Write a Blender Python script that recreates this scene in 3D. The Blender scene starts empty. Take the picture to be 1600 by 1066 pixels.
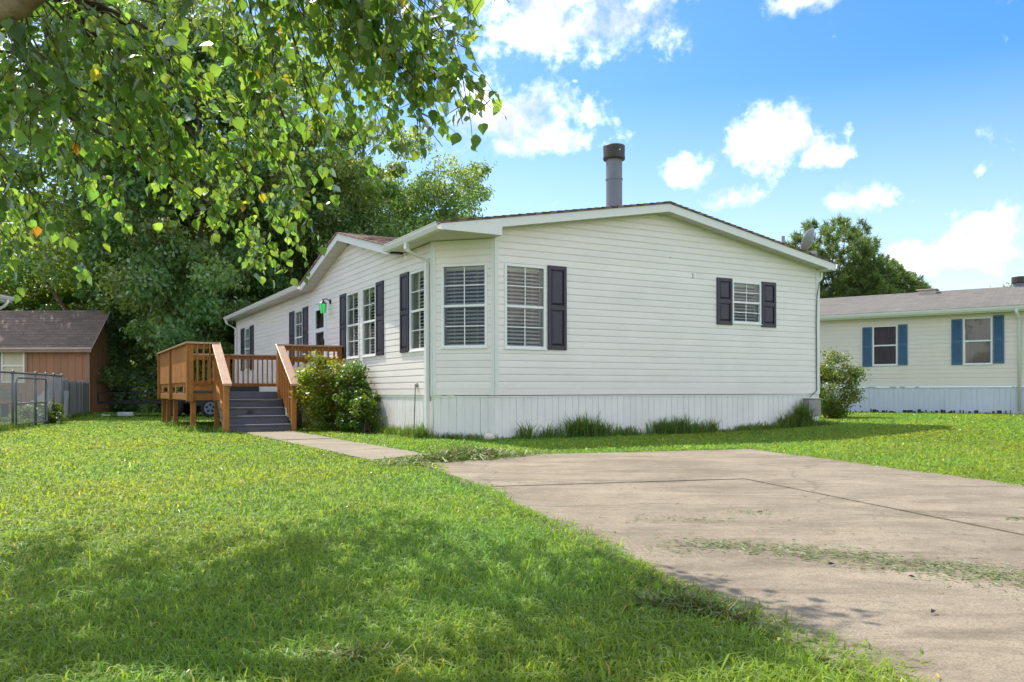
import bpy, math, random
import numpy as np
from mathutils import Vector, Matrix
R = math.radians
scene = bpy.context.scene
COL = scene.collection
rng = np.random.default_rng(7)
random.seed(7)

# ------------------------------------------------------------------ camera
EYE = 0.80
cd = bpy.data.cameras.new('camera')
cam = bpy.data.objects.new('camera', cd)
COL.objects.link(cam)
cam.location = (0, 0, EYE)
cam.rotation_euler = (R(90), R(0.1), 0)
cd.sensor_width = 36.0
cd.lens = 28.8
cd.shift_y = 0.0488
cd.clip_start = 0.05
cd.clip_end = 3000
scene.camera = cam

# ------------------------------------------------------------------ sun, sky, exposure
SUN_EL = 56.0
SUN_LEFT = 44.2            # degrees to the left of the view direction (+Y)
SKY_STRENGTH = 0.125
SUN_STRENGTH = 3.5
EXPOSURE = 1.0
ce, se = math.cos(R(SUN_EL)), math.sin(R(SUN_EL))
TO_SUN = Vector((-math.sin(R(SUN_LEFT))*ce, math.cos(R(SUN_LEFT))*ce, se))
sl = bpy.data.lights.new('sun', 'SUN')
sl.energy = SUN_STRENGTH
sl.angle = R(0.55)
sl.color = (1.0, 0.94, 0.84)
so = bpy.data.objects.new('sun', sl)
COL.objects.link(so)
so.location = (-20, 20, 30)
so.rotation_euler = TO_SUN.to_track_quat('Z', 'Y').to_euler()
scene.view_settings.view_transform = 'Standard'
scene.view_settings.look = 'None'
scene.view_settings.gamma = 1.0
scene.view_settings.use_curve_mapping = False
scene.view_settings.exposure = EXPOSURE

world = bpy.data.worlds.new('World')
scene.world = world
world.use_nodes = True


def unproj_dir(px, py):
    v = Vector(((px-800)/1280.0, 1.0, (611-py)/1280.0))
    return v.normalized()


def build_world():
    nt = world.node_tree
    N, Lk = nt.nodes, nt.links
    N.clear()

    def math_(op, a, b=None, c=None, clamp=False):
        n = N.new('ShaderNodeMath')
        n.operation = op
        n.use_clamp = clamp
        for i, x in enumerate((a, b, c)):
            if x is None:
                continue
            if isinstance(x, (int, float)):
                n.inputs[i].default_value = x
            else:
                Lk.new(x, n.inputs[i])
        return n.outputs[0]

    def vmath(op, a, b=None):
        n = N.new('ShaderNodeVectorMath')
        n.operation = op
        for i, x in enumerate((a, b)):
            if x is None:
                continue
            if isinstance(x, (tuple, list, Vector)):
                n.inputs[i].default_value = tuple(x)
            else:
                Lk.new(x, n.inputs[i])
        return n

    out = N.new('ShaderNodeOutputWorld')
    bg = N.new('ShaderNodeBackground')
    bg.inputs['Strength'].default_value = SKY_STRENGTH
    Lk.new(bg.outputs[0], out.inputs[0])
    sky = N.new('ShaderNodeTexSky')
    sky.sky_type = 'NISHITA'
    sky.sun_disc = False
    sky.sun_elevation = R(SUN_EL)
    sky.sun_rotation = R(-SUN_LEFT)
    sky.altitude = 0
    sky.air_density = 1.0
    sky.dust_density = 1.3
    sky.ozone_density = 2.2
    tc = N.new('ShaderNodeTexCoord')
    d = tc.outputs['Generated']

    def noise(scale, detail, rough, vec, offs=(0, 0, 0)):
        v = vmath('ADD', vec, offs).outputs[0]
        n = N.new('ShaderNodeTexNoise')
        n.inputs['Scale'].default_value = scale
        n.inputs['Detail'].default_value = detail
        n.inputs['Roughness'].default_value = rough
        Lk.new(v, n.inputs['Vector'])
        return n.outputs['Fac']
    nA = noise(9.0, 7.0, 0.60, d)
    nB = noise(30.0, 5.0, 0.6, d, (3.1, 1.7, 0.4))
    nC = noise(85.0, 4.0, 0.6, d, (1.1, 4.7, 2.4))
    pert = math_('ADD', math_('MULTIPLY', math_('SUBTRACT', nA, 0.5), 2.3),
                 math_('MULTIPLY', math_('SUBTRACT', nB, 0.5), 2.3))
    pert = math_('ADD', pert, math_('MULTIPLY', math_('SUBTRACT', nC, 0.5), 1.1))
    # cumulus clouds: direction, angular half sizes
    clouds = [(865, 34, 195, 78), (790, 190, 130, 62), (845, 225, 45, 24), (1075, 272, 48, 32), (1135, 312, 38, 26),
              (1215, 212, 72, 52), (1290, 238, 48, 34), (1325, 218, 18, 36), (1352, 312, 58, 26), (1535, 268, 22, 22),
              (1245, 4, 55, 22), (1510, 392, 110, 44), (1440, 408, 62, 40), (1575, 362, 60, 38), (898, 127, 14, 9),
              (60, 150, 160, 90), (260, 60, 150, 60),
              (1760, 330, 120, 70), (1900, 120, 150, 60), (-260, 250, 190, 90), (2150, 380, 160, 60)]
    dens = None
    for (px, py, rx, ry) in clouds:
        c = unproj_dir(px, py)
        r = Vector((0, 0, 1)).cross(c)
        r = -r.normalized()
        u = r.cross(c).normalized()
        if u.z < 0:
            u = -u
        k = c.y*c.y if abs(c.y) > .3 else .3
        sx = max(0.006, rx/1280.0*max(k, .45))
        sy = max(0.006, ry/1280.0*max(math.sqrt(k), .5))
        df = vmath('SUBTRACT', d, tuple(c)).outputs[0]
        a = math_('MULTIPLY', vmath('DOT_PRODUCT', df, tuple(r)).outputs['Value'], 1/sx)
        b = math_('MULTIPLY', vmath('DOT_PRODUCT', df, tuple(u)).outputs['Value'], 1/sy)
        # flatter undersides
        b = math_('MULTIPLY', b, math_('ADD', 1.0, math_('MULTIPLY', math_('LESS_THAN', b, 0.0), 0.35)))
        l2 = math_('ADD', math_('MULTIPLY', a, a), math_('MULTIPLY', b, b))
        m = math_('SUBTRACT', min(1.0, .18+rx/70.0), math_('SQRT', l2))
        # only in the half of the sky the cloud is in
        dens = m if dens is None else math_('MAXIMUM', dens, m)
    core = math_('MAXIMUM', dens, -0.75)
    val = math_('ADD', core, pert)
    ss = N.new('ShaderNodeMapRange')
    ss.interpolation_type = 'SMOOTHSTEP'
    ss.inputs['From Min'].default_value = -0.28
    ss.inputs['From Max'].default_value = 1.05
    Lk.new(val, ss.inputs['Value'])
    mask = ss.outputs[0]
    # unseen cumulus over the rest of the sky, thickened to add fill light
    ydot = vmath('DOT_PRODUCT', d, (0, 1, 0)).outputs['Value']
    back = N.new('ShaderNodeMapRange')
    back.inputs['From Min'].default_value = 0.62
    back.inputs['From Max'].default_value = 0.40
    Lk.new(ydot, back.inputs['Value'])
    gen = N.new('ShaderNodeMapRange')
    gen.interpolation_type = 'SMOOTHSTEP'
    gen.inputs['From Min'].default_value = 0.47
    gen.inputs['From Max'].default_value = 0.58
    Lk.new(noise(3.2, 7.0, 0.58, d, (5.0, 2.0, 1.0)), gen.inputs['Value'])
    mask = math_('MAXIMUM', mask, math_('MULTIPLY', gen.outputs[0], back.outputs[0]))
    # thin veil low down
    sx = N.new('ShaderNodeSeparateXYZ')
    Lk.new(d, sx.inputs[0])
    veil = N.new('ShaderNodeMapRange')
    veil.inputs['From Min'].default_value = 0.34
    veil.inputs['From Max'].default_value = 0.0
    veil.inputs['To Max'].default_value = 0.60
    Lk.new(sx.outputs[2], veil.inputs['Value'])
    # cloud colour: bright tops, faintly blue grey bellies
    shade = N.new('ShaderNodeMapRange')
    shade.inputs['From Min'].default_value = 0.34
    shade.inputs['From Max'].default_value = 0.52
    Lk.new(noise(14.0, 4.0, 0.5, d, (0, 0, 0.012)), shade.inputs['Value'])
    cc = N.new('ShaderNodeMix')
    cc.data_type = 'RGBA'
    cc.inputs[6].default_value = (3.5, 3.9, 4.5, 1)
    cc.inputs[7].default_value = (11.0, 10.8, 10.4, 1)
    Lk.new(shade.outputs[0], cc.inputs[0])
    # sky saturation
    hs = N.new('ShaderNodeHueSaturation')
    hs.inputs['Saturation'].default_value = SKY_SAT
    hs.inputs['Value'].default_value = SKY_VAL
    Lk.new(sky.outputs[0], hs.inputs['Color'])
    mv = N.new('ShaderNodeMix')
    mv.data_type = 'RGBA'
    mv.inputs[7].default_value = (5.4, 6.0, 6.7, 1)
    Lk.new(veil.outputs[0], mv.inputs[0])
    Lk.new(hs.outputs[0], mv.inputs[6])
    mx = N.new('ShaderNodeMix')
    mx.data_type = 'RGBA'
    Lk.new(mask, mx.inputs[0])
    Lk.new(mv.outputs[2], mx.inputs[6])
    Lk.new(cc.outputs[2], mx.inputs[7])
    Lk.new(mx.outputs[2], bg.inputs['Color'])


SKY_SAT = 1.43
SKY_VAL = 0.92
build_world()
scene.cycles.max_bounces = 7
scene.cycles.diffuse_bounces = 4
scene.cycles.transparent_max_bounces = 24
scene.cycles.caustics_reflective = False
scene.cycles.caustics_refractive = False
scene.cycles.use_denoising = True


# ------------------------------------------------------------------ helpers
class MB:
    def __init__(self):
        self.v = []
        self.f = []

    def poly(self, pts):
        i = len(self.v)
        self.v.extend([tuple(p) for p in pts])
        self.f.append(tuple(range(i, i+len(pts))))

    def box(self, x0, x1, y0, y1, z0, z1):
        i = len(self.v)
        self.v += [(x0, y0, z0), (x1, y0, z0), (x1, y1, z0), (x0, y1, z0), (x0, y0, z1), (x1, y0, z1), (x1, y1, z1), (x0, y1, z1)]
        self.f += [(i, i+3, i+2, i+1), (i+4, i+5, i+6, i+7), (i, i+1, i+5, i+4), (i+1, i+2, i+6, i+5), (i+2, i+3, i+7, i+6), (i+3, i, i+4, i+7)]
        return self

    def hexa(self, p):       # 8 points: bottom ring, top ring
        i = len(self.v)
        self.v += [tuple(q) for q in p]
        self.f += [(i, i+3, i+2, i+1), (i+4, i+5, i+6, i+7), (i, i+1, i+5, i+4), (i+1, i+2, i+6, i+5), (i+2, i+3, i+7, i+6), (i+3, i, i+4, i+7)]
        return self

    def prism(self, base, off):      # polygon base extruded by vector off
        i = len(self.v)
        n = len(base)
        self.v += [tuple(p) for p in base]
        self.v += [tuple(Vector(p)+Vector(off)) for p in base]
        self.f.append(tuple(range(i+n-1, i-1, -1)))
        self.f.append(tuple(range(i+n, i+2*n)))
        for k in range(n):
            k2 = (k+1) % n
            self.f.append((i+k, i+k2, i+n+k2, i+n+k))
        return self

    def tube(self, pts, rad, n=8, cap=True):
        pts = [Vector(p) for p in pts]
        if isinstance(rad, (int, float)):
            rad = [rad]*len(pts)
        i0 = len(self.v)
        prev = None
        for k, p in enumerate(pts):
            if k == 0:
                t = pts[1]-pts[0]
            elif k == len(pts)-1:
                t = pts[-1]-pts[-2]
            else:
                t = (pts[k+1]-pts[k-1])
            t.normalize()
            a = prev if prev is not None else (Vector((0, 0, 1)) if abs(t.z) < .9 else Vector((1, 0, 0)))
            b = t.cross(a).normalized()
            a = b.cross(t).normalized()
            prev = a
            for j in range(n):
                th = 2*math.pi*j/n
                self.v.append(tuple(p+(a*math.cos(th)+b*math.sin(th))*rad[k]))
        for k in range(len(pts)-1):
            for j in range(n):
                j2 = (j+1) % n
                self.f.append((i0+k*n+j, i0+k*n+j2, i0+(k+1)*n+j2, i0+(k+1)*n+j))
        if cap:
            self.f.append(tuple(i0+j for j in range(n-1, -1, -1)))
            e = i0+(len(pts)-1)*n
            self.f.append(tuple(e+j for j in range(n)))
        return self

    def lathe(self, prof, c=(0, 0), n=20):   # profile (r, z)
        i0 = len(self.v)
        for r, z in prof:
            for j in range(n):
                th = 2*math.pi*j/n
                self.v.append((c[0]+r*math.cos(th), c[1]+r*math.sin(th), z))
        for k in range(len(prof)-1):
            for j in range(n):
                j2 = (j+1) % n
                self.f.append((i0+k*n+j, i0+k*n+j2, i0+(k+1)*n+j2, i0+(k+1)*n+j))
        self.f.append(tuple(i0+j for j in range(n-1, -1, -1)))
        e = i0+(len(prof)-1)*n
        self.f.append(tuple(e+j for j in range(n)))
        return self

    def mesh(self, name, m, smooth=False):
        me = bpy.data.meshes.new(name)
        me.from_pydata(self.v, [], self.f)
        if m:
            me.materials.append(m)
        if smooth:
            me.polygons.foreach_set('use_smooth', [True]*len(me.polygons))
        me.update()
        return me

    def build(self, name, m, parent=None, smooth=False, bevel=0, kind=None, label=None, autosmooth=False):
        me = self.mesh(name, m, smooth)
        o = bpy.data.objects.new(name, me)
        COL.objects.link(o)
        if parent is not None:
            o.parent = parent
        if bevel:
            b = o.modifiers.new('bevel', 'BEVEL')
            b.width = bevel
            b.segments = 2
            b.limit_method = 'ANGLE'
        if kind:
            o['kind'] = kind
        if label:
            o['label'] = label
        return o


def link_mesh(name, me, parent=None, mat=None):
    o = bpy.data.objects.new(name, me)
    COL.objects.link(o)
    if parent is not None:
        o.parent = parent
    return o


def thing(name, label, cat, loc=(0, 0, 0), rz=0.0, group=None):
    o = bpy.data.objects.new(name, None)
    o.empty_display_size = .2
    COL.objects.link(o)
    o.location = loc
    o.rotation_euler = (0, 0, rz)
    o['label'] = label
    o['category'] = cat
    if group:
        o['group'] = group
    return o


def tag(o, label=None, cat=None, group=None, kind=None):
    for k, x in (('label', label), ('category', cat), ('group', group), ('kind', kind)):
        if x:
            o[k] = x
    return o


def np_mesh(name, verts, faces_flat, counts, m, tint=None, smooth=False):
    """fast mesh: verts (n,3), flat loop indices, per-face loop counts, per-face tint rgb"""
    me = bpy.data.meshes.new(name)
    nv, nl, nf = len(verts), len(faces_flat), len(counts)
    me.vertices.add(nv)
    me.vertices.foreach_set('co', np.ascontiguousarray(verts, dtype=np.float32).ravel())
    me.loops.add(nl)
    me.loops.foreach_set('vertex_index', np.ascontiguousarray(faces_flat, dtype=np.int32))
    me.polygons.add(nf)
    starts = np.concatenate(([0], np.cumsum(counts)[:-1])).astype(np.int32)
    me.polygons.foreach_set('loop_start', starts)
    me.polygons.foreach_set('loop_total', np.ascontiguousarray(counts, dtype=np.int32))
    if smooth:
        me.polygons.foreach_set('use_smooth', np.ones(nf, dtype=bool))
    if tint is not None:
        at = me.attributes.new('tint', 'FLOAT_COLOR', 'FACE')
        c = np.ones((nf, 4), dtype=np.float32)
        c[:, :3] = tint
        at.data.foreach_set('color', c.ravel())
    me.materials.append(m)
    me.update(calc_edges=True)
    me.validate()
    return me


# ------------------------------------------------------------------ materials
def new_mat(name):
    m = bpy.data.materials.new(name)
    m.use_nodes = True
    nt = m.node_tree
    b = nt.nodes['Principled BSDF']
    return m, nt, b


def mat(name, col, rough=0.6, var=0.08, scale=6.0, bump=0.0, bscale=60.0, metal=0.0, col2=None, stretch=None, spec=None, dirt=None, each=0.0):
    """principled with noise-driven colour variation, optional grain stretch and bump"""
    m, nt, b = new_mat(name)
    N, Lk = nt.nodes, nt.links
    tc = N.new('ShaderNodeTexCoord')
    mp = N.new('ShaderNodeMapping')
    if stretch:
        mp.inputs['Scale'].default_value = stretch
    Lk.new(tc.outputs['Object'], mp.inputs[0])
    n1 = N.new('ShaderNodeTexNoise')
    n1.inputs['Scale'].default_value = scale
    n1.inputs['Detail'].default_value = 6
    n1.inputs['Roughness'].default_value = .6
    Lk.new(mp.outputs[0], n1.inputs['Vector'])
    r = N.new('ShaderNodeValToRGB')
    c2 = col2 or tuple(min(1, c*(1+var)) for c in col)
    c1 = tuple(c*(1-var) for c in col)
    r.color_ramp.elements[0].position = .3
    r.color_ramp.elements[1].position = .7
    r.color_ramp.elements[0].color = (*c1, 1)
    r.color_ramp.elements[1].color = (*c2, 1)
    Lk.new(n1.outputs['Fac'], r.inputs[0])
    colout = r.outputs[0]
    if dirt:
        n3 = N.new('ShaderNodeTexNoise')
        n3.inputs['Scale'].default_value = dirt[1]
        n3.inputs['Detail'].default_value = 8
        n3.inputs['Roughness'].default_value = .7
        mp3 = N.new('ShaderNodeMapping')
        mp3.inputs['Scale'].default_value = dirt[3] if len(dirt) > 3 else (1, 1, 1)
        Lk.new(tc.outputs['Object'], mp3.inputs[0])
        Lk.new(mp3.outputs[0], n3.inputs['Vector'])
        rr = N.new('ShaderNodeMapRange')
        rr.inputs['From Min'].default_value = .48
        rr.inputs['From Max'].default_value = .75
        rr.inputs['To Max'].default_value = dirt[2]
        Lk.new(n3.outputs['Fac'], rr.inputs['Value'])
        mx = N.new('ShaderNodeMix')
        mx.data_type = 'RGBA'
        mx.inputs[7].default_value = (*dirt[0], 1)
        Lk.new(rr.outputs[0], mx.inputs[0])
        Lk.new(colout, mx.inputs[6])
        colout = mx.outputs[2]
    if each:          # every piece its own shade
        oi = N.new('ShaderNodeObjectInfo')
        er = N.new('ShaderNodeMapRange')
        er.inputs['To Min'].default_value = 1-each
        er.inputs['To Max'].default_value = 1+each
        Lk.new(oi.outputs['Random'], er.inputs['Value'])
        hv = N.new('ShaderNodeHueSaturation')
        Lk.new(er.outputs[0], hv.inputs['Value'])
        Lk.new(colout, hv.inputs['Color'])
        colout = hv.outputs[0]
    Lk.new(colout, b.inputs['Base Color'])
    b.inputs['Roughness'].default_value = rough
    b.inputs['Metallic'].default_value = metal
    if spec is not None:
        b.inputs['Specular IOR Level'].default_value = spec
    if bump:
        n2 = N.new('ShaderNodeTexNoise')
        n2.inputs['Scale'].default_value = bscale
        n2.inputs['Detail'].default_value = 4
        Lk.new(mp.outputs[0], n2.inputs['Vector'])
        bp = N.new('ShaderNodeBump')
        bp.inputs['Strength'].default_value = bump
        bp.inputs['Distance'].default_value = .01
        Lk.new(n2.outputs['Fac'], bp.inputs['Height'])
        Lk.new(bp.outputs[0], b.inputs['Normal'])
    return m


def leaf_mat(name, refl, trans, tmix=0.45, gloss=0.10, grough=0.38):
    m = bpy.data.materials.new(name)
    m.use_nodes = True
    nt = m.node_tree
    N, Lk = nt.nodes, nt.links
    N.clear()
    out = N.new('ShaderNodeOutputMaterial')
    at = N.new('ShaderNodeAttribute')
    at.attribute_name = 'tint'

    def mul(c):
        x = N.new('ShaderNodeMix')
        x.data_type = 'RGBA'
        x.blend_type = 'MULTIPLY'
        x.inputs[0].default_value = 1
        x.inputs[6].default_value = (*c, 1)
        Lk.new(at.outputs['Color'], x.inputs[7])
        return x.outputs[2]
    df = N.new('ShaderNodeBsdfDiffuse')
    tr = N.new('ShaderNodeBsdfTranslucent')
    gl = N.new('ShaderNodeBsdfGlossy')
    gl.inputs['Roughness'].default_value = grough
    gl.inputs['Color'].default_value = (.8, .85, .85, 1)
    Lk.new(mul(refl), df.inputs[0])
    Lk.new(mul(trans), tr.inputs[0])
    m1 = N.new('ShaderNodeMixShader')
    m1.inputs[0].default_value = tmix
    Lk.new(df.outputs[0], m1.inputs[1])
    Lk.new(tr.outputs[0], m1.inputs[2])
    fr = N.new('ShaderNodeFresnel')
    fr.inputs['IOR'].default_value = 1.4
    fm = N.new('ShaderNodeMath')
    fm.operation = 'MULTIPLY_ADD'
    fm.inputs[1].default_value = gloss*5
    fm.inputs[2].default_value = gloss*.2
    fm.use_clamp = True
    Lk.new(fr.outputs[0], fm.inputs[0])
    m2 = N.new('ShaderNodeMixShader')
    Lk.new(fm.outputs[0], m2.inputs[0])
    Lk.new(m1.outputs[0], m2.inputs[1])
    Lk.new(gl.outputs[0], m2.inputs[2])
    Lk.new(m2.outputs[0], out.inputs[0])
    return m


def glass_mat(name, tint=(1, 1, 1), ior=1.5):
    m = bpy.data.materials.new(name)
    m.use_nodes = True
    nt = m.node_tree
    N, Lk = nt.nodes, nt.links
    N.clear()
    out = N.new('ShaderNodeOutputMaterial')
    tr = N.new('ShaderNodeBsdfTransparent')
    tr.inputs[0].default_value = (*tint, 1)
    gl = N.new('ShaderNodeBsdfGlossy')
    gl.inputs['Roughness'].default_value = 0.02
    fr = N.new('ShaderNodeFresnel')
    fr.inputs['IOR'].default_value = ior
    mx = N.new('ShaderNodeMixShader')
    Lk.new(fr.outputs[0], mx.inputs[0])
    Lk.new(tr.outputs[0], mx.inputs[1])
    Lk.new(gl.outputs[0], mx.inputs[2])
    Lk.new(mx.outputs[0], out.inputs[0])
    return m


def shingle_mat(name, c1, c2, c3):
    m, nt, b = new_mat(name)
    N, Lk = nt.nodes, nt.links
    tc = N.new('ShaderNodeTexCoord')
    br = N.new('ShaderNodeTexBrick')
    br.inputs['Color1'].default_value = (*c1, 1)
    br.inputs['Color2'].default_value = (*c2, 1)
    br.inputs['Mortar'].default_value = (*[c*.55 for c in c1], 1)
    br.inputs['Scale'].default_value = 1.0
    br.inputs['Mortar Size'].default_value = .008
    br.inputs['Brick Width'].default_value = .30
    br.inputs['Row Height'].default_value = .14
    br.offset = .37
    Lk.new(tc.outputs['UV'], br.inputs['Vector'])
    n = N.new('ShaderNodeTexNoise')
    n.inputs['Scale'].default_value = 1.7
    n.inputs['Detail'].default_value = 8
    n.inputs['Roughness'].default_value = .75
    Lk.new(tc.outputs['Object'], n.inputs['Vector'])
    mx = N.new('ShaderNodeMix')
    mx.data_type = 'RGBA'
    mx.inputs[7].default_value = (*c3, 1)
    mr = N.new('ShaderNodeMapRange')
    mr.inputs['From Min'].default_value = .42
    mr.inputs['From Max'].default_value = .68
    mr.inputs['To Max'].default_value = .65
    Lk.new(n.outputs['Fac'], mr.inputs['Value'])
    Lk.new(mr.outputs[0], mx.inputs[0])
    Lk.new(br.outputs['Color'], mx.inputs[6])
    Lk.new(mx.outputs[2], b.inputs['Base Color'])
    b.inputs['Roughness'].default_value = .92
    n2 = N.new('ShaderNodeTexNoise')
    n2.inputs['Scale'].default_value = 130
    Lk.new(tc.outputs['Object'], n2.inputs['Vector'])
    ad = N.new('ShaderNodeMath')
    ad.operation = 'MULTIPLY_ADD'
    ad.inputs[1].default_value = .3
    Lk.new(n2.outputs['Fac'], ad.inputs[0])
    Lk.new(br.outputs['Fac'], ad.inputs[2])
    bp = N.new('ShaderNodeBump')
    bp.inputs['Strength'].default_value = .6
    bp.inputs['Distance'].default_value = .008
    bp.invert = True
    Lk.new(ad.outputs[0], bp.inputs['Height'])
    Lk.new(bp.outputs[0], b.inputs['Normal'])
    return m


M = {}
M['siding'] = mat('vinyl_siding', (.86, .787, .722), .42, .03, 1.2, .05, 40, dirt=((.50, .49, .40), 1.1, .22, (.6, .6, 2.5)), each=0.022)
M['trim'] = mat('white_trim', (.76, .75, .70), .45, .04, 3, dirt=((.52, .47, .36), 3, .25))
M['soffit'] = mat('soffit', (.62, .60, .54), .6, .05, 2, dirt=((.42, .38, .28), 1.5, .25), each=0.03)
M['skirt'] = mat('skirting', (.82, .785, .735), .42, .03, 2, dirt=((.55, .56, .48), 1.2, .30, (2, 2, .6)), each=0.035)
M['frame'] = mat('window_vinyl', (.82, .82, .80), .35, .02, 8)
M['blind'] = mat('blind_slats', (.82, .82, .76), .5, .02, 8)
M['curtain'] = mat('curtain', (.70, .70, .62), .9, .06, 4)
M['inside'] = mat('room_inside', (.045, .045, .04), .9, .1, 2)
M['jamb'] = mat('jamb', (.70, .70, .66), .6, .03, 3)
M['shutter'] = mat('shutter_plum', (.032, .026, .042), .45, .12, 5, .05, 80)
M['glass'] = glass_mat('window_glass', (.93, .96, .95), 1.55)
M['shingle'] = shingle_mat('roof_shingle', (.22, .145, .115), (.33, .22, .18), (.15, .10, .08))
M['steel'] = mat('flue_steel', (.17, .19, .22), .55, .10, 4, .05, 30)
M['flue_cap'] = mat('flue_cap', (.045, .036, .032), .55, .25, 9)
M['dish'] = mat('dish_grey', (.27, .28, .29), .5, .06, 5)
M['deck'] = mat('deck_stain', (.40, .160, .040), .72, .16, 7, .25, 40, stretch=(1, 1, 1), spec=.22, dirt=((.21, .10, .04), 3, .35), each=0.13)
M['deckcap'] = mat('deck_cap_glare', (.42, .24, .13), .34, .12, 8, .2, 50, spec=.8, dirt=((.55, .42, .32), 5, .5))  # paler copy of the deck stain, sun glare on caps put into the colour
M['deckgrey'] = mat('deck_grey', (.085, .085, .11), .5, .12, 6, .2, 50, dirt=((.16, .15, .15), 4, .4), each=0.12)
M['raw_wood'] = mat('raw_wood', (.30, .22, .13), .8, .2, 9, .3, 50)
M['black'] = mat('black_paint', (.015, .015, .016), .45, .2, 8)
M['meter'] = mat('meter_grey', (.30, .29, .28), .5, .10, 10, dirt=((.18, .15, .12), 9, .4))
M['bark'] = mat('bark', (.15, .105, .075), .9, .35, 14, .9, 30, stretch=(1, 1, .35))
M['birch'] = mat('peeling_bark', (.30, .19, .13), .85, .35, 9, .9, 25, col2=(.46, .32, .23))
M['twig'] = mat('twig', (.10, .065, .045), .8, .2, 20)
M['shed'] = mat('shed_paint', (.40, .185, .105), .8, .10, 4, .3, 60, stretch=(6, 6, .5), dirt=((.34, .20, .13), 2, .35), each=0.07)
M['shedtrim'] = mat('shed_trim', (.36, .22, .15), .8, .12, 5, dirt=((.16, .11, .08), 3, .5))
M['drip'] = mat('drip_edge', (.55, .45, .38), .5, .1, 4)
M['shedroof'] = shingle_mat('shed_shingle', (.20, .145, .120), (.27, .195, .165), (.14, .105, .09))
M['cream'] = mat('cream_blind', (.66, .56, .40), .7, .06, 3)
M['galv'] = mat('galvanised', (.18, .20, .22), .45, .15, 6, metal=.5)
M['picket'] = mat('grey_picket', (.20, .205, .205), .85, .22, 5, .5, 40, stretch=(6, 6, .5), dirt=((.12, .11, .10), 3, .5), each=0.2)
M['rust'] = mat('rusty_post', (.06, .04, .035), .8, .3, 9)
M['nb_siding'] = mat('neighbour_siding', (.78, .69, .59), .5, .03, 1, dirt=((.52, .48, .38), 1.2, .2))
M['nb_skirt'] = mat('neighbour_skirt', (.62, .66, .72), .5, .03, 1.5, dirt=((.45, .46, .45), 2, .3, (2, 2, .5)), each=0.03)
M['nb_shingle'] = shingle_mat('neighbour_shingle', (.112, .102, .088), (.162, .148, .128), (.090, .082, .072))
M['blue'] = mat('blue_shutter', (.045, .12, .20), .5, .10, 6)
M['nbglass'] = glass_mat('neighbour_glass', (.80, .80, .82), 1.45)
M['nbcurtain'] = mat('neighbour_curtain', (.42, .38, .31), .85, .06, 3)
M['nbdark'] = mat('neighbour_mauve_curtain', (.16, .12, .135), .85, .15, 3)
M['stone'] = mat('pale_stone', (.62, .58, .47), .85, .12, 18, .5, 30)
M['white'] = mat('white_sheet', (.60, .60, .60), .6, .05, 3)
M['tyre'] = mat('tyre', (.02, .02, .021), .8, .2, 12)
M['rim'] = mat('rim', (.20, .23, .27), .4, .08, 8)
M['leaf_fg'] = leaf_mat('birch_leaf', (.095, .145, .045), (.36, .55, .06), .52, .042, .45)
M['leaf_bg'] = leaf_mat('wood_leaf', (.125, .215, .082), (.44, .64, .09), .44, .03, .5)
M['leaf_bush'] = leaf_mat('bush_leaf', (.095, .140, .020), (.28, .36, .022), .40, .02, .5)
M['leaf_pine'] = leaf_mat('pine_needle', (.15, .205, .065), (.26, .34, .07), .36, .02, .5)
M['grass'] = leaf_mat('grass_blade', (.162, .256, .028), (.40, .58, .044), .48, .038, .48)
M['weed'] = leaf_mat('weed_blade', (.115, .20, .048), (.24, .39, .055), .42, .04, .45)
M['clip'] = leaf_mat('dry_clippings', (.165, .185, .05), (.17, .21, .05), .25, .015, .6)


def soil_mat():
    m, nt, b = new_mat('lawn_soil')
    N, Lk = nt.nodes, nt.links
    tc = N.new('ShaderNodeTexCoord')
    n = N.new('ShaderNodeTexNoise')
    n.inputs['Scale'].default_value = 1.1
    n.inputs['Detail'].default_value = 10
    n.inputs['Roughness'].default_value = .75
    Lk.new(tc.outputs['Object'], n.inputs['Vector'])
    r = N.new('ShaderNodeValToRGB')
    r.color_ramp.elements[0].position = .35
    r.color_ramp.elements[0].color = (.055, .105, .014, 1)
    r.color_ramp.elements[1].position = .72
    r.color_ramp.elements[1].color = (.10, .165, .022, 1)
    Lk.new(n.outputs['Fac'], r.inputs[0])
    Lk.new(r.outputs[0], b.inputs['Base Color'])
    b.inputs['Roughness'].default_value = .95
    b.inputs['Specular IOR Level'].default_value = .1
    n2 = N.new('ShaderNodeTexNoise')
    n2.inputs['Scale'].default_value = 45
    n2.inputs['Detail'].default_value = 4
    Lk.new(tc.outputs['Object'], n2.inputs['Vector'])
    bp = N.new('ShaderNodeBump')
    bp.inputs['Strength'].default_value = .8
    bp.inputs['Distance'].default_value = .03
    Lk.new(n2.outputs['Fac'], bp.inputs['Height'])
    Lk.new(bp.outputs[0], b.inputs['Normal'])
    return m


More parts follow.
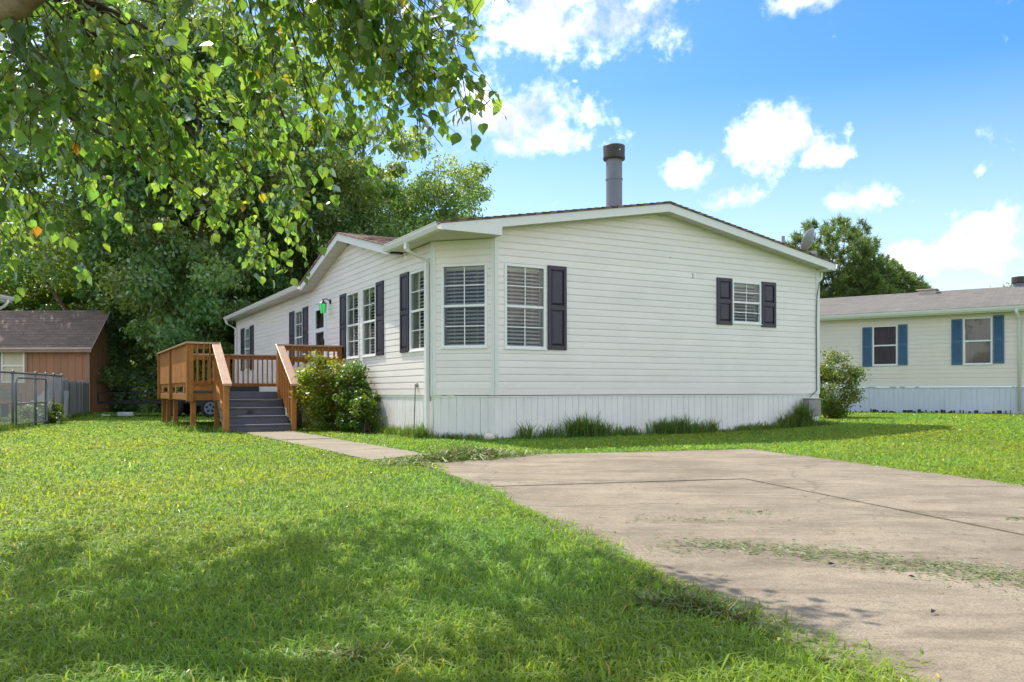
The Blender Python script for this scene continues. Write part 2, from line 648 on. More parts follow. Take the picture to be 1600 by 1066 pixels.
def concrete_mat(name, c_lo, c_hi, c_stain):
    m, nt, b = new_mat(name)
    N, Lk = nt.nodes, nt.links
    tc = N.new('ShaderNodeTexCoord')
    P = tc.outputs['Object']

    def noise(scale, detail, rough, mapping=None, dist=0):
        n = N.new('ShaderNodeTexNoise')
        n.inputs['Scale'].default_value = scale
        n.inputs['Detail'].default_value = detail
        n.inputs['Roughness'].default_value = rough
        n.inputs['Distortion'].default_value = dist
        if mapping:
            mp = N.new('ShaderNodeMapping')
            mp.inputs['Scale'].default_value = mapping[0]
            mp.inputs['Rotation'].default_value = mapping[1]
            Lk.new(P, mp.inputs[0])
            Lk.new(mp.outputs[0], n.inputs['Vector'])
        else:
            Lk.new(P, n.inputs['Vector'])
        return n.outputs['Fac']

    def mixc(fac, a, bcol):
        x = N.new('ShaderNodeMix')
        x.data_type = 'RGBA'
        if isinstance(fac, float):
            x.inputs[0].default_value = fac
        else:
            Lk.new(fac, x.inputs[0])
        for i, c in ((6, a), (7, bcol)):
            if isinstance(c, tuple):
                x.inputs[i].default_value = (*c, 1)
            else:
                Lk.new(c, x.inputs[i])
        return x.outputs[2]

    def rng_(v, a, bb, to=1.0):
        r = N.new('ShaderNodeMapRange')
        r.inputs['From Min'].default_value = a
        r.inputs['From Max'].default_value = bb
        r.inputs['To Max'].default_value = to
        Lk.new(v, r.inputs['Value'])
        return r.outputs[0]
    base = mixc(rng_(noise(.9, 10, .7), .32, .68), c_lo, c_hi)
    # long weather streaks
    base = mixc(rng_(noise(1.6, 10, .75, ((.5, 1.6, 1), (0, 0, .25)), .8), .47, .66, .85), base, c_stain)
    base = mixc(rng_(noise(7.0, 8, .75), .52, .70, .55), base, c_hi)
    base = mixc(rng_(noise(22.0, 6, .7), .55, .70, .5), base, c_stain)
    # blotches
    base = mixc(rng_(noise(3.2, 8, .75), .56, .70, .5), base, tuple(c*.72 for c in c_lo))
    # fine speckle of aggregate
    vo = N.new('ShaderNodeTexVoronoi')
    vo.inputs['Scale'].default_value = 75
    Lk.new(P, vo.inputs['Vector'])
    sp = rng_(vo.outputs['Distance'], .26, .12, .85)
    gate = rng_(noise(1.5, 5, .6), .46, .62)
    mm = N.new('ShaderNodeMath')
    mm.operation = 'MULTIPLY'
    Lk.new(sp, mm.inputs[0])
    Lk.new(gate, mm.inputs[1])
    base = mixc(mm.outputs[0], base, tuple(min(.8, c*1.5) for c in c_hi))
    fine = noise(150, 3, .7)
    base = mixc(rng_(fine, .52, .34, .65), base, tuple(c*.45 for c in c_lo))
    base = mixc(rng_(noise(60, 4, .7), .55, .70, .5), base, tuple(c*.5 for c in c_lo))
    # hairline cracks
    vc = N.new('ShaderNodeTexVoronoi')
    vc.feature = 'DISTANCE_TO_EDGE'
    vc.inputs['Scale'].default_value = .30
    wv = N.new('ShaderNodeVectorMath')
    wv.operation = 'ADD'
    nn = N.new('ShaderNodeTexNoise')
    nn.inputs['Scale'].default_value = 2.5
    nn.inputs['Detail'].default_value = 6
    Lk.new(P, nn.inputs['Vector'])
    sc_ = N.new('ShaderNodeVectorMath')
    sc_.operation = 'SCALE'
    sc_.inputs['Scale'].default_value = .45
    Lk.new(nn.outputs['Color'], sc_.inputs[0])
    Lk.new(P, wv.inputs[0])
    Lk.new(sc_.outputs[0], wv.inputs[1])
    Lk.new(wv.outputs[0], vc.inputs['Vector'])
    crack = rng_(vc.outputs['Distance'], .006, .0015, .35)
    base = mixc(crack, base, tuple(c*.30 for c in c_lo))
    Lk.new(base, b.inputs['Base Color'])
    b.inputs['Roughness'].default_value = .9
    b.inputs['Specular IOR Level'].default_value = .25
    bp = N.new('ShaderNodeBump')
    bp.inputs['Strength'].default_value = .5
    bp.inputs['Distance'].default_value = .006
    Lk.new(fine, bp.inputs['Height'])
    Lk.new(bp.outputs[0], b.inputs['Normal'])
    return m


M['soil'] = soil_mat()
M['concrete'] = concrete_mat('drive_concrete', (.185, .151, .110), (.330, .274, .200), (.122, .097, .066))
M['pathconc'] = concrete_mat('path_concrete', (.235, .203, .148), (.31, .27, .20), (.18, .15, .105))

# ------------------------------------------------------------------ places
YAW = .5056
HO = np.array([-.943, 12.94])                                  # corner of the house plan
HU = np.array([math.cos(YAW), math.sin(YAW)])                  # along the gable wall
HV = np.array([-math.sin(YAW), math.cos(YAW)])                 # along the long wall


def hw(u, v, z=0.0):
    p = HO+HU*u+HV*v
    return (float(p[0]), float(p[1]), z)


HW_, HL_, CUT = 8.33, 17.876, .753
ZS, ZE = .734, 3.272
RIDGE_U, RIDGE_Z, PITCH = 4.165, 4.185, .176
COURSE = .1143


def smooth(x, a, b):
    t = np.clip((np.asarray(x, dtype=float)-a)/(b-a), 0, 1)
    return t*t*(3-2*t)


def ground_z(x, y):
    x = np.asarray(x, dtype=float)
    y = np.asarray(y, dtype=float)
    g = .12*smooth(x, 3.0, 9.0)*smooth(y, 11.5, 16.5)
    g = g+.03*np.sin(x*.9+1.3)*np.sin(y*.7+.4)*smooth(y, 11, 7)*0
    return g


def gz(x, y):
    return float(ground_z(x, y))


# ------------------------------------------------------------------ ground
def build_ground():
    xs = np.concatenate((np.linspace(-400, -40, 10), np.linspace(-36, 36, 91), np.linspace(40, 400, 10)))
    ys = np.concatenate((np.linspace(-400, -16, 10), np.linspace(-12, 50, 78), np.linspace(60, 700, 14)))
    X, Y = np.meshgrid(xs, ys)
    Z = ground_z(X, Y)
    v = np.stack([X.ravel(), Y.ravel(), Z.ravel()], 1)
    nx, ny = len(xs), len(ys)
    ii = (np.arange(ny-1)[:, None]*nx+np.arange(nx-1)[None, :]).ravel()
    f = np.stack([ii, ii+1, ii+1+nx, ii+nx], 1)
    me = np_mesh('ground', v, f.ravel(), np.full(len(f), 4), M['soil'], smooth=True)
    o = link_mesh('ground', me)
    tag(o, kind='structure', label='mown green lawn around the houses')


build_ground()

# driveway: two lanes of slabs with joints
DRV_L = [Vector((2.58, -3.2)), Vector((-1.22, 9.68))]
DRV_R = [Vector((6.3, -3.2)), Vector((3.25, 11.08))]


def drv(s, w):
    a = DRV_L[0].lerp(DRV_L[1], s)
    b = DRV_R[0].lerp(DRV_R[1], s)
    p = a.lerp(b, w)
    return p


DRV_POLY = [tuple(drv(0, 0)), tuple(drv(0, 1)), tuple(drv(1, 1)), tuple(drv(1, 0))]
PATH_POLY = [(-5.15, 15.65), (-1.60, 9.30), (-1.16, 9.45), (-1.05, 10.15), (-4.25, 15.95)]


def build_drive():
    mb = MB()
    z = .006
    mb.prism([(*drv(-.01, -.004), z-.05), (*drv(-.01, 1.004), z-.05), (*drv(1.0, 1.004), z-.05), (*drv(1.0, -.004), z-.05)], (0, 0, .057))
    root = mb.build('driveway', mat('joint_dirt', (.13, .105, .07), .95, .3, 8), kind='structure', label='weathered concrete driveway in front of the house')
    ss = [-.01, .395, .765, 1.0]
    ww = [0, .555, 1.0]
    g = .009
    for i in range(3):
        for j in range(2):
            dz = random.uniform(-.003, .004)
            s0, s1, w0, w1 = ss[i]+.0004, ss[i+1]-.0004, ww[j]+.0010, ww[j+1]-.0010
            # uneven edge: subdivide outline and jitter a little
            pts = []
            for k in range(9):
                pts.append(drv(s0, w0+(w1-w0)*k/8))
            for k in range(1, 9):
                pts.append(drv(s0+(s1-s0)*k/8, w1))
            for k in range(1, 9):
                pts.append(drv(s1, w1+(w0-w1)*k/8))
            for k in range(1, 8):
                pts.append(drv(s1+(s0-s1)*k/8, w0))
            base = [(p.x+random.uniform(-g, g)*.5, p.y+random.uniform(-g, g)*.5, .008+dz-.04) for p in pts]
            mb = MB()
            mb.prism(base, (0, 0, .04+.012))
            mb.build('concrete_slab', M['concrete'], root)
    mb = MB()
    mb.prism([(x, y, -.03) for x, y in PATH_POLY], (0, 0, .036))
    path = mb.build('path', M['soil'], kind='structure', label='narrow concrete path from the driveway to the deck steps')
    a0, a1 = Vector(PATH_POLY[0]), Vector(PATH_POLY[1])
    b0, b1 = Vector(PATH_POLY[4]), Vector(PATH_POLY[3])
    n = 5
    for i in range(n):
        s0, s1 = i/n+.0015, (i+1)/n-.0015
        p = [a0.lerp(a1, s0), a0.lerp(a1, s1), b0.lerp(b1, s1), b0.lerp(b1, s0)]
        dz = random.uniform(-.004, .006)
        mb = MB()
        mb.prism([(q.x, q.y, -.03) for q in p], (0, 0, .048+dz))
        mb.build('concrete_slab', M['pathconc'], path)
    mb = MB()
    mb.prism([(-1.60, 9.29, -.03), (-1.22, 9.0, -.03), (-1.02, 9.1, -.03), (-1.16, 9.44, -.03)], (0, 0, .043))
    mb.build('concrete_slab', M['pathconc'], path)


build_drive()


# ------------------------------------------------------------------ siding machinery
def split_pieces(mb):
    """the connected pieces of a mesh, joined where corners coincide"""
    par = {}

    def find(a):
        while par[a] != a:
            par[a] = par[par[a]]
            a = par[a]
        return a
    keys = [tuple(round(c, 4) for c in v) for v in mb.v]
    for f in mb.f:
        ks = [keys[i] for i in f]
        for k in ks:
            par.setdefault(k, k)
        for k in ks[1:]:
            par[find(k)] = find(ks[0])
    groups = {}
    for f in mb.f:
        groups.setdefault(find(keys[f[0]]), []).append(f)
    out = []
    for fs in groups.values():
        p = MB()
        for f in fs:
            p.poly([mb.v[i] for i in f])
        out.append(p)
    return out


class Wall:
    """a vertical wall in a thing's local frame: point(t, off, z)"""

    def __init__(self, p0, p1, holes=(), top=None, z0=ZS, z1=ZE):
        self.p0 = Vector(p0)
        self.d = Vector(p1)-Vector(p0)
        self.len = self.d.length
        self.d.normalize()
        self.n = Vector((self.d.y, -self.d.x))      # outward: right of travel
        self.holes = list(holes)
        self.top = top
        self.z0, self.z1 = z0, z1

    def pt(self, t, off, z):
        q = self.p0+self.d*t+self.n*off
        return (q.x, q.y, z)

    def span(self, z):
        """t-range of the wall at height z"""
        if self.top is None or z <= self.z1:
            return [(0, self.len)]
        return self.top(z)

    def bands(self, za, zb):
        """sub-bands of [za, zb] with the t-intervals left after cutting the holes"""
        zz = sorted({za, zb, *[h[2] for h in self.holes if za < h[2] < zb], *[h[3] for h in self.holes if za < h[3] < zb],
                     *([self.z1] if za < self.z1 < zb else [])})
        out = []
        for a, b in zip(zz[:-1], zz[1:]):
            if b-a < 1e-5:
                continue
            sa = self.span(a+1e-6)
            sb = self.span(b-1e-6)
            for (l0, r0), (l1, r1) in zip(sa, sb):
                if r0-l0 < .02:
                    continue
                segs = [[(l0, l1), (r0, r1)]]
                for h in self.holes:
                    if h[2] < (a+b)/2 < h[3]:
                        new = []
                        for L_, R_ in segs:
                            if h[1] <= L_[0] or h[0] >= R_[0]:
                                new.append([L_, R_])
                                continue
                            if h[0] > L_[0]:
                                new.append([L_, (h[0], h[0])])
                            if h[1] < R_[0]:
                                new.append([(h[1], h[1]), R_])
                        segs = new
                out.append((a, b, segs))
        return out

    def board(self, mb, za, zb, zlap, o_bot=.016, o_lap=.013, o_top=.002):
        def off(z):
            if z <= zlap:
                return o_bot+(o_lap-o_bot)*(z-za)/max(1e-6, zlap-za)
            return o_lap+(o_top-o_lap)*(z-zlap)/max(1e-6, zb-zlap)
        parts = [(za, zlap), (zlap, zb)] if zlap < zb-1e-4 else [(za, zb)]
        for pa, pb in parts:
            for a, b, segs in self.bands(pa, pb):
                for (l0, l1), (r0, r1) in segs:
                    mb.poly([self.pt(l0, off(a), a), self.pt(r0, off(a), a), self.pt(r1, off(b), b), self.pt(l1, off(b), b)])
                    if abs(a-za) < 1e-6:      # underside lip
                        mb.poly([self.pt(l0, 0, a), self.pt(r0, 0, a), self.pt(r0, off(a), a), self.pt(l0, off(a), a)])

    def side(self, parent, m, ztop, course=COURSE, name='siding_board', starter=.115, joined=False):
        z = self.z0
        k = 0
        J = MB()
        while z < ztop-1e-4:
            h = starter if k == 0 else course
            zb = min(z+h, ztop)
            mb = J if joined else MB()
            nh = len(self.holes)
            if not joined and self.len > 3 and z < self.z1+.3:
                q = (k*1.37+random.uniform(0, .8)) % 3.66
                while q < self.len-.4:
                    if q > .4 and not any(h[0]-.1 < q < h[1]+.1 for h in self.holes[:nh]):
                        self.holes.append((q, q+.0035, z-.01, zb+.01))
                    q += 3.66
            if k == 0:
                self.board(mb, z, zb, zb, .012, .012)
            else:
                self.board(mb, z, zb, min(zb, z+course*.74))
            del self.holes[nh:]
            if not joined and mb.f:
                for piece in split_pieces(mb):
                    piece.build(name, m, parent)
            z = zb
            k += 1
        if joined:
            o = J.build(name, m, parent, kind='stuff')

    def sheath(self, mb, ztop, off=-.012, zb=None):
        for a, b, segs in self.bands(self.z0 if zb is None else zb, ztop):
            for (l0, l1), (r0, r1) in segs:
                mb.poly([self.pt(l0, off, a), self.pt(r0, off, a), self.pt(r1, off, b), self.pt(l1, off, b)])

    def bar(self, mb, t0, t1, z0, z1, o0, o1):
        mb.hexa([self.pt(t0, o1, z0), self.pt(t1, o1, z0), self.pt(t1, o0, z0), self.pt(t0, o0, z0),
                 self.pt(t0, o1, z1), self.pt(t1, o1, z1), self.pt(t1, o0, z1), self.pt(t0, o0, z1)])


def window(parent, W, t0, t1, z0, z1, depth=.15, blind='slats', grid=True, fw=.038, label=None, mats=None):
    """double-hung window in the opening t0..t1 x z0..z1 of wall W"""
    mats = mats or {}
    fm = mats.get('frame', M['frame'])
    mb = MB()
    o0, o1 = -.045, .030
    W.bar(mb, t0-.004, t0+fw, z0, z1, o0, o1)
    W.bar(mb, t1-fw, t1+.004, z0, z1, o0, o1)
    W.bar(mb, t0+fw, t1-fw, z1-fw, z1, o0, o1-.002)
    W.bar(mb, t0+fw, t1-fw, z0, z0+fw, o0, o1-.002)
    fr = mb.build('window', fm, parent, bevel=.003, label=label)
    zm = (z0+z1)/2
    mb = MB()
    W.bar(mb, t0+fw+.001, t1-fw-.001, zm-.020, zm+.020, -.04, .018)
    mb.build('meeting_rail', fm, fr, bevel=.002)
    mb = MB()
    W.bar(mb, t0-.015, t1+.015, z0-.022, z0-.001, -.03, .042)
    mb.build('sill', fm, fr, bevel=.003)
    tm = (t0+t1)/2
    if grid:
        for (a, b, oo) in ((z0+fw, zm-.020, .000), (zm+.020, z1-fw, .010)):
            mb = MB()
            W.bar(mb, tm-.008, tm+.008, a+.001, b-.001, oo-.010, oo)
            mb.build('muntin', fm, fr)
            hm = (a+b)/2
            mb = MB()
            W.bar(mb, t0+fw+.001, tm-.009, hm-.008, hm+.008, oo-.010, oo)
            W.bar(mb, tm+.009, t1-fw-.001, hm-.008, hm+.008, oo-.010, oo)
            mb.build('muntin', fm, fr)
            for (p0, p1) in ((t0+fw, tm), (tm, t1-fw)):
                for (q0, q1) in ((a, hm), (hm, b)):
                    mb = MB()
                    jt = random.uniform(-.0012, .0012)
                    mb.poly([W.pt(p0, oo-.014+jt, q0), W.pt(p1, oo-.014-jt, q0), W.pt(p1, oo-.014, q1), W.pt(p0, oo-.014, q1)])
                    mb.build('pane', mats.get('glass', M['glass']), fr)
    else:
        for (q0, q1, oo) in ((z0+fw, zm-.02, .002), (zm+.02, z1-fw, .010)):
            mb = MB()
            mb.poly([W.pt(t0+fw, oo, q0), W.pt(t1-fw, oo, q0), W.pt(t1-fw, oo, q1), W.pt(t0+fw, oo, q1)])
            mb.build('pane', mats.get('glass', M['glass']), fr)
    # jamb liner
    mb = MB()
    dd = -depth
    e = .004
    for (ta, tb) in ((t0+e, t0+fw-.006), (t1-fw+.006, t1-e)):
        W.bar(mb, ta, tb, z0, z1, dd, -.046)
    W.bar(mb, t0+fw-.006, t1-fw+.006, z1-fw+.006, z1-e, dd, -.046)
    W.bar(mb, t0+fw-.006, t1-fw+.006, z0+e, z0+fw-.006, dd, -.046)
    mb.build('jamb', M['jamb'], fr)
    mb = MB()
    if blind == 'slats':
        z = z0+.05
        while z < z1-.06:
            a = R(34)
            w = .060
            ob = dd+.03
            c, s = math.cos(a)*w/2, math.sin(a)*w/2
            j = random.uniform(-.002, .002)
            mb.poly([W.pt(t0+.036, ob+c, z-s+j), W.pt(t1-.036, ob+c, z-s-j), W.pt(t1-.036, ob-c, z+s-j), W.pt(t0+.036, ob-c, z+s+j)])
            z += .062
        W.bar(mb, t0+.036, t1-.036, z1-.075, z1-.034, dd+.005, dd+.055)
        for q in (.25, .75):
            tt = t0+(t1-t0)*q
            W.bar(mb, tt-.002, tt+.002, z0+.04, z1-.08, dd+.056, dd+.057)
        b = mb.build('blind', M['blind'], fr)
    elif blind == 'curtain':
        n = 22
        for k in range(n):
            ta = t0+.036+(t1-t0-.072)*k/n
            tb = t0+.036+(t1-t0-.072)*(k+1)/n
            oa = dd+.03+.012*math.sin(k*1.7)
            ob = dd+.03+.012*math.sin((k+1)*1.7)
            mb.poly([W.pt(ta, oa, z0+.03), W.pt(tb, ob, z0+.03), W.pt(tb, ob, z1-.03), W.pt(ta, oa, z1-.03)])
        mb.build('curtain', mats.get('curtain', M['curtain']), fr)
    # dark room behind
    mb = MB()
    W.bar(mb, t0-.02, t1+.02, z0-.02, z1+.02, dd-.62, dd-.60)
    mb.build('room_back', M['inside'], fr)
    return fr


def shutter(parent, W, t0, t1, z0, z1, m, base=.012, panels=2, louvre=False):
    mb = MB()
    o0, o1 = base, base+.030
    st = .055 if not louvre else .045
    W.bar(mb, t0, t0+st, z0, z1, o0, o1)
    W.bar(mb, t1-st, t1, z0, z1, o0, o1)
    zm = (z0+z1)/2-.0
    for (a, b) in ((z0, z0+st*1.2), (zm-st*.7, zm+st*.7), (z1-st*1.2, z1)):
        W.bar(mb, t0+st, t1-st, a, b, o0, o1-.001)
    s = mb.build('shutter', m, parent, bevel=.004)
    for (a, b) in ((z0+st*1.2, zm-st*.7), (zm+st*.7, z1-st*1.2)):
        mb = MB()
        if louvre:
            z = a
            while z < b-.01:
                mb.poly([W.pt(t0+st, o1-.004, z), W.pt(t1-st, o1-.004, z), W.pt(t1-st, o0+.008, z+.04), W.pt(t0+st, o0+.008, z+.04)])
                z += .036
            W.bar(mb, t0+st, t1-st, a, b, o0, o0+.006)
        else:
            W.bar(mb, t0+st, t1-st, a, b, o0, o0+.008)
            i0 = len(mb.v)
            g, h = .012, .045
            ring0 = [(t0+st+g, a+g), (t1-st-g, a+g), (t1-st-g, b-g), (t0+st+g, b-g)]
            ring1 = [(t0+st+h, a+h), (t1-st-h, a+h), (t1-st-h, b-h), (t0+st+h, b-h)]
            for r_, o_ in ((ring0, o0+.009), (ring1, o1-.006)):
                for t, z in r_:
                    mb.v.append(W.pt(t, o_, z))
            for k in range(4):
                k2 = (k+1) % 4
                mb.f.append((i0+k, i0+k2, i0+4+k2, i0+4+k))
            mb.f.append((i0+4, i0+5, i0+6, i0+7))
        mb.build('panel', m, s)
    # screw heads where the shutter is fixed
    return s


def skirting(parent, W, m, zb, zt, step=.41, name='skirting_panel', base=0.0):
    prof = [(0, 0), (.008, .010), (.118, .010), (.128, 0), (.142, 0), (.150, .010), (.262, .010), (.272, 0), (.286, 0), (.294, .010), (.398, .010), (.408, .001)]
    t = 0.0
    while t < W.len-.02:
        mb = MB()
        jitter = random.uniform(-.003, .003)
        for (a, oa), (b, ob) in zip(prof[:-1], prof[1:]):
            ta, tb = t+a, min(W.len, t+b)
            if ta >= W.len:
                break
            mb.poly([W.pt(ta, base+oa+jitter, zb), W.pt(tb, base+ob+jitter, zb), W.pt(tb, base+ob, zt), W.pt(ta, base+oa, zt)])
        mb.build(name, m, parent)
        t += step
    mb = MB()
    W.bar(mb, 0, W.len, zt-.022, zt-.001, base-.01, base+.022)
    mb.build('skirting_rail', m, parent)


# ------------------------------------------------------------------ the mobile home
def build_home():
    H = thing('mobile_home', 'white mobile home with black shutters, corner window and tall metal flue', 'house', hw(0, 0, 0), YAW)
    ov = .28
    z_roof = lambda u: RIDGE_Z-PITCH*abs(u-RIDGE_U)
    g_top = lambda u: z_roof(u)-.150

    def gable_span(z):
        h = (RIDGE_Z-.150-z)/PITCH
        return [(max(0, RIDGE_U-h-CUT), min(HW_-CUT, RIDGE_U+h-CUT))]
    DV, DHALF, DZ, DP = 5.10, 3.05, 4.150, .245
    # gable wall (bay corner to right corner)
    gw = Wall((CUT, 0), (HW_, 0), [(.935-CUT, 1.715-CUT, 1.503, 2.885), (5.925-CUT, 6.683-CUT, 2.108, 2.920)], gable_span, ZS, ZE)
    # chamfer with the corner window
    bw = Wall((0, CUT), (CUT, 0), [(.160, .945, 1.515, 2.885)])
    # long wall, walked from the far end towards the chamfer: t = HL - v
    def lt(v):
        return HL_-v

    def dorm_span(z):
        h = (DZ-.150-z)/DP
        return [(lt(DV+h), lt(DV-h))]
    LW = [(.94, 1.725), (3.50, 4.315), (4.525, 5.335), (8.98, 9.74), (15.54, 16.33)]
    lw = Wall((0, HL_), (0, CUT), [(lt(b), lt(a), 1.503, 2.885) for a, b in LW]+[(lt(7.98), lt(6.92), .80, 2.95)], dorm_span, ZS, ZE)
    # right and far walls
    rw = Wall((HW_, 0), (HW_, HL_))
    fw_ = Wall((HW_, HL_), (0, HL_), [], lambda z: [(HW_-min(HW_, RIDGE_U+(RIDGE_Z-.15-z)/PITCH), HW_-max(0, RIDGE_U-(RIDGE_Z-.15-z)/PITCH))])
    gw.side(H, M['siding'], RIDGE_Z-.20)
    bw.side(H, M['siding'], ZE)
    lw.side(H, M['siding'], DZ-.22)
    rw.side(H, M['siding'], ZE)
    fw_.side(H, M['siding'], RIDGE_Z-.20, joined=True)
    sh = MB()
    gw.sheath(sh, RIDGE_Z-.17)
    lw.sheath(sh, DZ-.17)
    for w in (bw, rw):
        w.sheath(sh, ZE+.0)
    fw_.sheath(sh, RIDGE_Z-.17)
    sh.build('wall', M['siding'], H)
    # floor and ceiling keep the rooms dark
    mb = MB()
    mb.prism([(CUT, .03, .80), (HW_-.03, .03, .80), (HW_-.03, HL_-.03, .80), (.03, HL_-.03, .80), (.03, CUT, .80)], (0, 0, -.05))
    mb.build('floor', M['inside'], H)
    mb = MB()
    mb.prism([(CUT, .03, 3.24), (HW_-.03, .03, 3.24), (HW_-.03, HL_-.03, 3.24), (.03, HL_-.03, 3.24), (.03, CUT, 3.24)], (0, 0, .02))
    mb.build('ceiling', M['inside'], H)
    # corner trims
    for (u, v, w, d1, d2, dn) in ((HW_, 0, .085, (-1, 0), (0, 1), 0),):
        mb = MB()
        mb.box(HW_-.085, HW_+.024, -.024, -.002, ZS-.004, ZE+.01)
        mb.box(HW_+.002, HW_+.024, -.002, .085, ZS-.004, ZE+.01)
        mb.build('corner_trim', M['trim'], H)
    mb = MB()
    gw.bar(mb, -.004, .062, ZS-.004, ZE+.01, -.01, .024)
    bw.bar(mb, bw.len-.055, bw.len+.004, ZS-.004, ZE+.01, -.01, .022)
    mb.build('corner_trim', M['trim'], H)
    mb = MB()
    bw.bar(mb, -.004, .055, ZS-.004, ZE+.01, -.01, .022)
    lw.bar(mb, lw.len-.062, lw.len+.004, ZS-.004, ZE+.01, -.01, .024)
    mb.build('corner_trim', M['trim'], H)
    mb = MB()
    lw.bar(mb, -.02, .085, ZS-.004, ZE+.01, -.01, .024)
    mb.build('corner_trim', M['trim'], H)
    mb = MB()
    bw.bar(mb, .056, bw.len-.056, ZE-.075, ZE+.005, 0, .026)
    mb.build('frieze_trim', M['trim'], H)
    # windows
    window(H, gw, .935-CUT, 1.715-CUT, 1.503, 2.885, label='window left of the black shutter on the gable wall')
    window(H, gw, 5.925-CUT, 6.683-CUT, 2.108, 2.920, label='small high window between two dark shutters')
    window(H, bw, .160, .945, 1.515, 2.885, depth=.13, label='corner window with half open blinds')
    for i, (a, b) in enumerate(LW):
        window(H, lw, lt(b), lt(a), 1.503, 2.885, depth=.16, blind='slats')
    sz = (1.492, 2.912)
    shutter(H, gw, 1.755-CUT, 2.126-CUT, *sz, M['shutter'])
    shutter(H, gw, 5.525-CUT, 5.915-CUT, 2.062, 2.957, M['shutter'])
    shutter(H, gw, 6.695-CUT, 7.083-CUT, 2.055, 2.950, M['shutter'])
    for (a, b) in ((1.765, 2.175), (3.06, 3.46), (5.38, 5.80), (8.46, 8.93), (9.80, 10.30), (14.93, 15.48), (16.38, 16.96)):
        z0, z1 = sz
        shutter(H, lw, lt(b), lt(a), z0, z1, M['shutter'])
    # front door with storm door
    mb = MB()
    d0, d1, zt = lt(7.98), lt(6.92), 2.95
    lw.bar(mb, d0-.06, d0+.06, .80, zt+.06, -.06, .036)
    lw.bar(mb, d1-.06, d1+.06, .80, zt+.06, -.06, .036)
    lw.bar(mb, d0+.06, d1-.06, zt-.06, zt+.06, -.06, .034)
    dr = mb.build('door', M['frame'], H, bevel=.004, label='white storm door with dark glass at the deck')
    mb = MB()
    a, b = d0+.062, d1-.062
    lw.bar(mb, a, a+.12, .82, zt-.062, -.02, .020)
    lw.bar(mb, b-.12, b, .82, zt-.062, -.02, .020)
    lw.bar(mb, a+.12, b-.12, zt-.22, zt-.062, -.02, .018)
    lw.bar(mb, a+.12, b-.12, 2.20, 2.30, -.02, .018)
    lw.bar(mb, a+.12, b-.12, .82, 1.02, -.02, .018)
    mb.build('storm_door', M['frame'], dr, bevel=.003)
    for q0, q1 in ((1.02, 2.20), (2.30, zt-.22)):
        mb = MB()
        mb.poly([lw.pt(a+.12, .0, q0), lw.pt(b-.12, .0, q0), lw.pt(b-.12, .0, q1), lw.pt(a+.12, .0, q1)])
        mb.build('pane', M['glass'], dr)
    mb = MB()
    lw.bar(mb, b-.10, b-.05, 1.86, 2.02, .021, .05)
    lw.bar(mb, b-.09, b-.06, 1.92, 1.96, .05, .085)
    mb.build('handle', M['black'], dr, bevel=.004)
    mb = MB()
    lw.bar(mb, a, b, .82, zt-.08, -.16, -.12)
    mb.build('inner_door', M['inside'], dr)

    # ---------------- roof
    eL, eR = -.30, HW_+.20
    y0, y1 = -ov, HL_+ov
    def slab(mb, pts, th):     # downward thickness
        mb.prism([(p[0], p[1], p[2]-th) for p in pts], (0, 0, th))
    def roof_uv(o, along, up):
        me = o.data
        uv = me.uv_layers.new(name='UVMap')
        for poly in me.polygons:
            for li in poly.loop_indices:
                co = me.vertices[me.loops[li].vertex_index].co
                uv.data[li].uv = (co.dot(Vector(along)), co.dot(Vector(up)))
    zf = lambda u: z_roof(u)
    mb = MB()
    nt0, nt1, nu = DV-DHALF+.03, DV+DHALF-.03, .06
    slab(mb, [(eL-.03, y0-.02, zf(eL-.03)), (RIDGE_U, y0-.02, RIDGE_Z), (RIDGE_U, y1+.02, RIDGE_Z), (eL-.03, y1+.02, zf(eL-.03)),
              (eL-.03, nt1, zf(eL-.03)), (nu, nt1, zf(nu)), (nu, nt0, zf(nu)), (eL-.03, nt0, zf(eL-.03))], .022)
    r1 = mb.build('roof', M['shingle'], H, label='brown shingled left slope of the roof')
    roof_uv(r1, (0, 1, 0), (.985, 0, .17))
    mb = MB()
    slab(mb, [(RIDGE_U+.001, y0-.02, RIDGE_Z), (eR+.03, y0-.02, zf(eR+.03)), (eR+.03, y1+.02, zf(eR+.03)), (RIDGE_U+.001, y1+.02, RIDGE_Z)], .022)
    r2 = mb.build('roof', M['shingle'], H)
    roof_uv(r2, (0, 1, 0), (-.985, 0, .17))
    # shingle course butts along the rakes give the saw edge
    mb = MB()
    nshing = 30
    for k in range(nshing):
        for side in (-1, 1):
            L_ = (RIDGE_U-eL) if side < 0 else (eR-RIDGE_U)
            ua = RIDGE_U+side*L_*k/nshing
            ub = RIDGE_U+side*L_*(k+1)/nshing
            mb.hexa([(min(ua, ub), y0-.025, zf(min(ua, ub))+.001+(0 if side > 0 else .010)), (max(ua, ub), y0-.025, zf(max(ua, ub))+.001+(.010 if side > 0 else 0)),
                     (max(ua, ub), y0+.06, zf(max(ua, ub))+.001+(.010 if side > 0 else 0)), (min(ua, ub), y0+.06, zf(min(ua, ub))+.001+(0 if side > 0 else .010)),
                     (min(ua, ub), y0-.025, zf(min(ua, ub))+.006+(0 if side > 0 else .012)), (max(ua, ub), y0-.025, zf(max(ua, ub))+.006+(.012 if side > 0 else 0)),
                     (max(ua, ub), y0+.06, zf(max(ua, ub))+.006+(.012 if side > 0 else 0)), (min(ua, ub), y0+.06, zf(min(ua, ub))+.006+(0 if side > 0 else .012))])
    o = mb.build('shingle', M['shingle'], H, kind='stuff')
    roof_uv(o, (0, 1, 0), (.985, 0, .17))
    # ridge caps
    mb = MB()
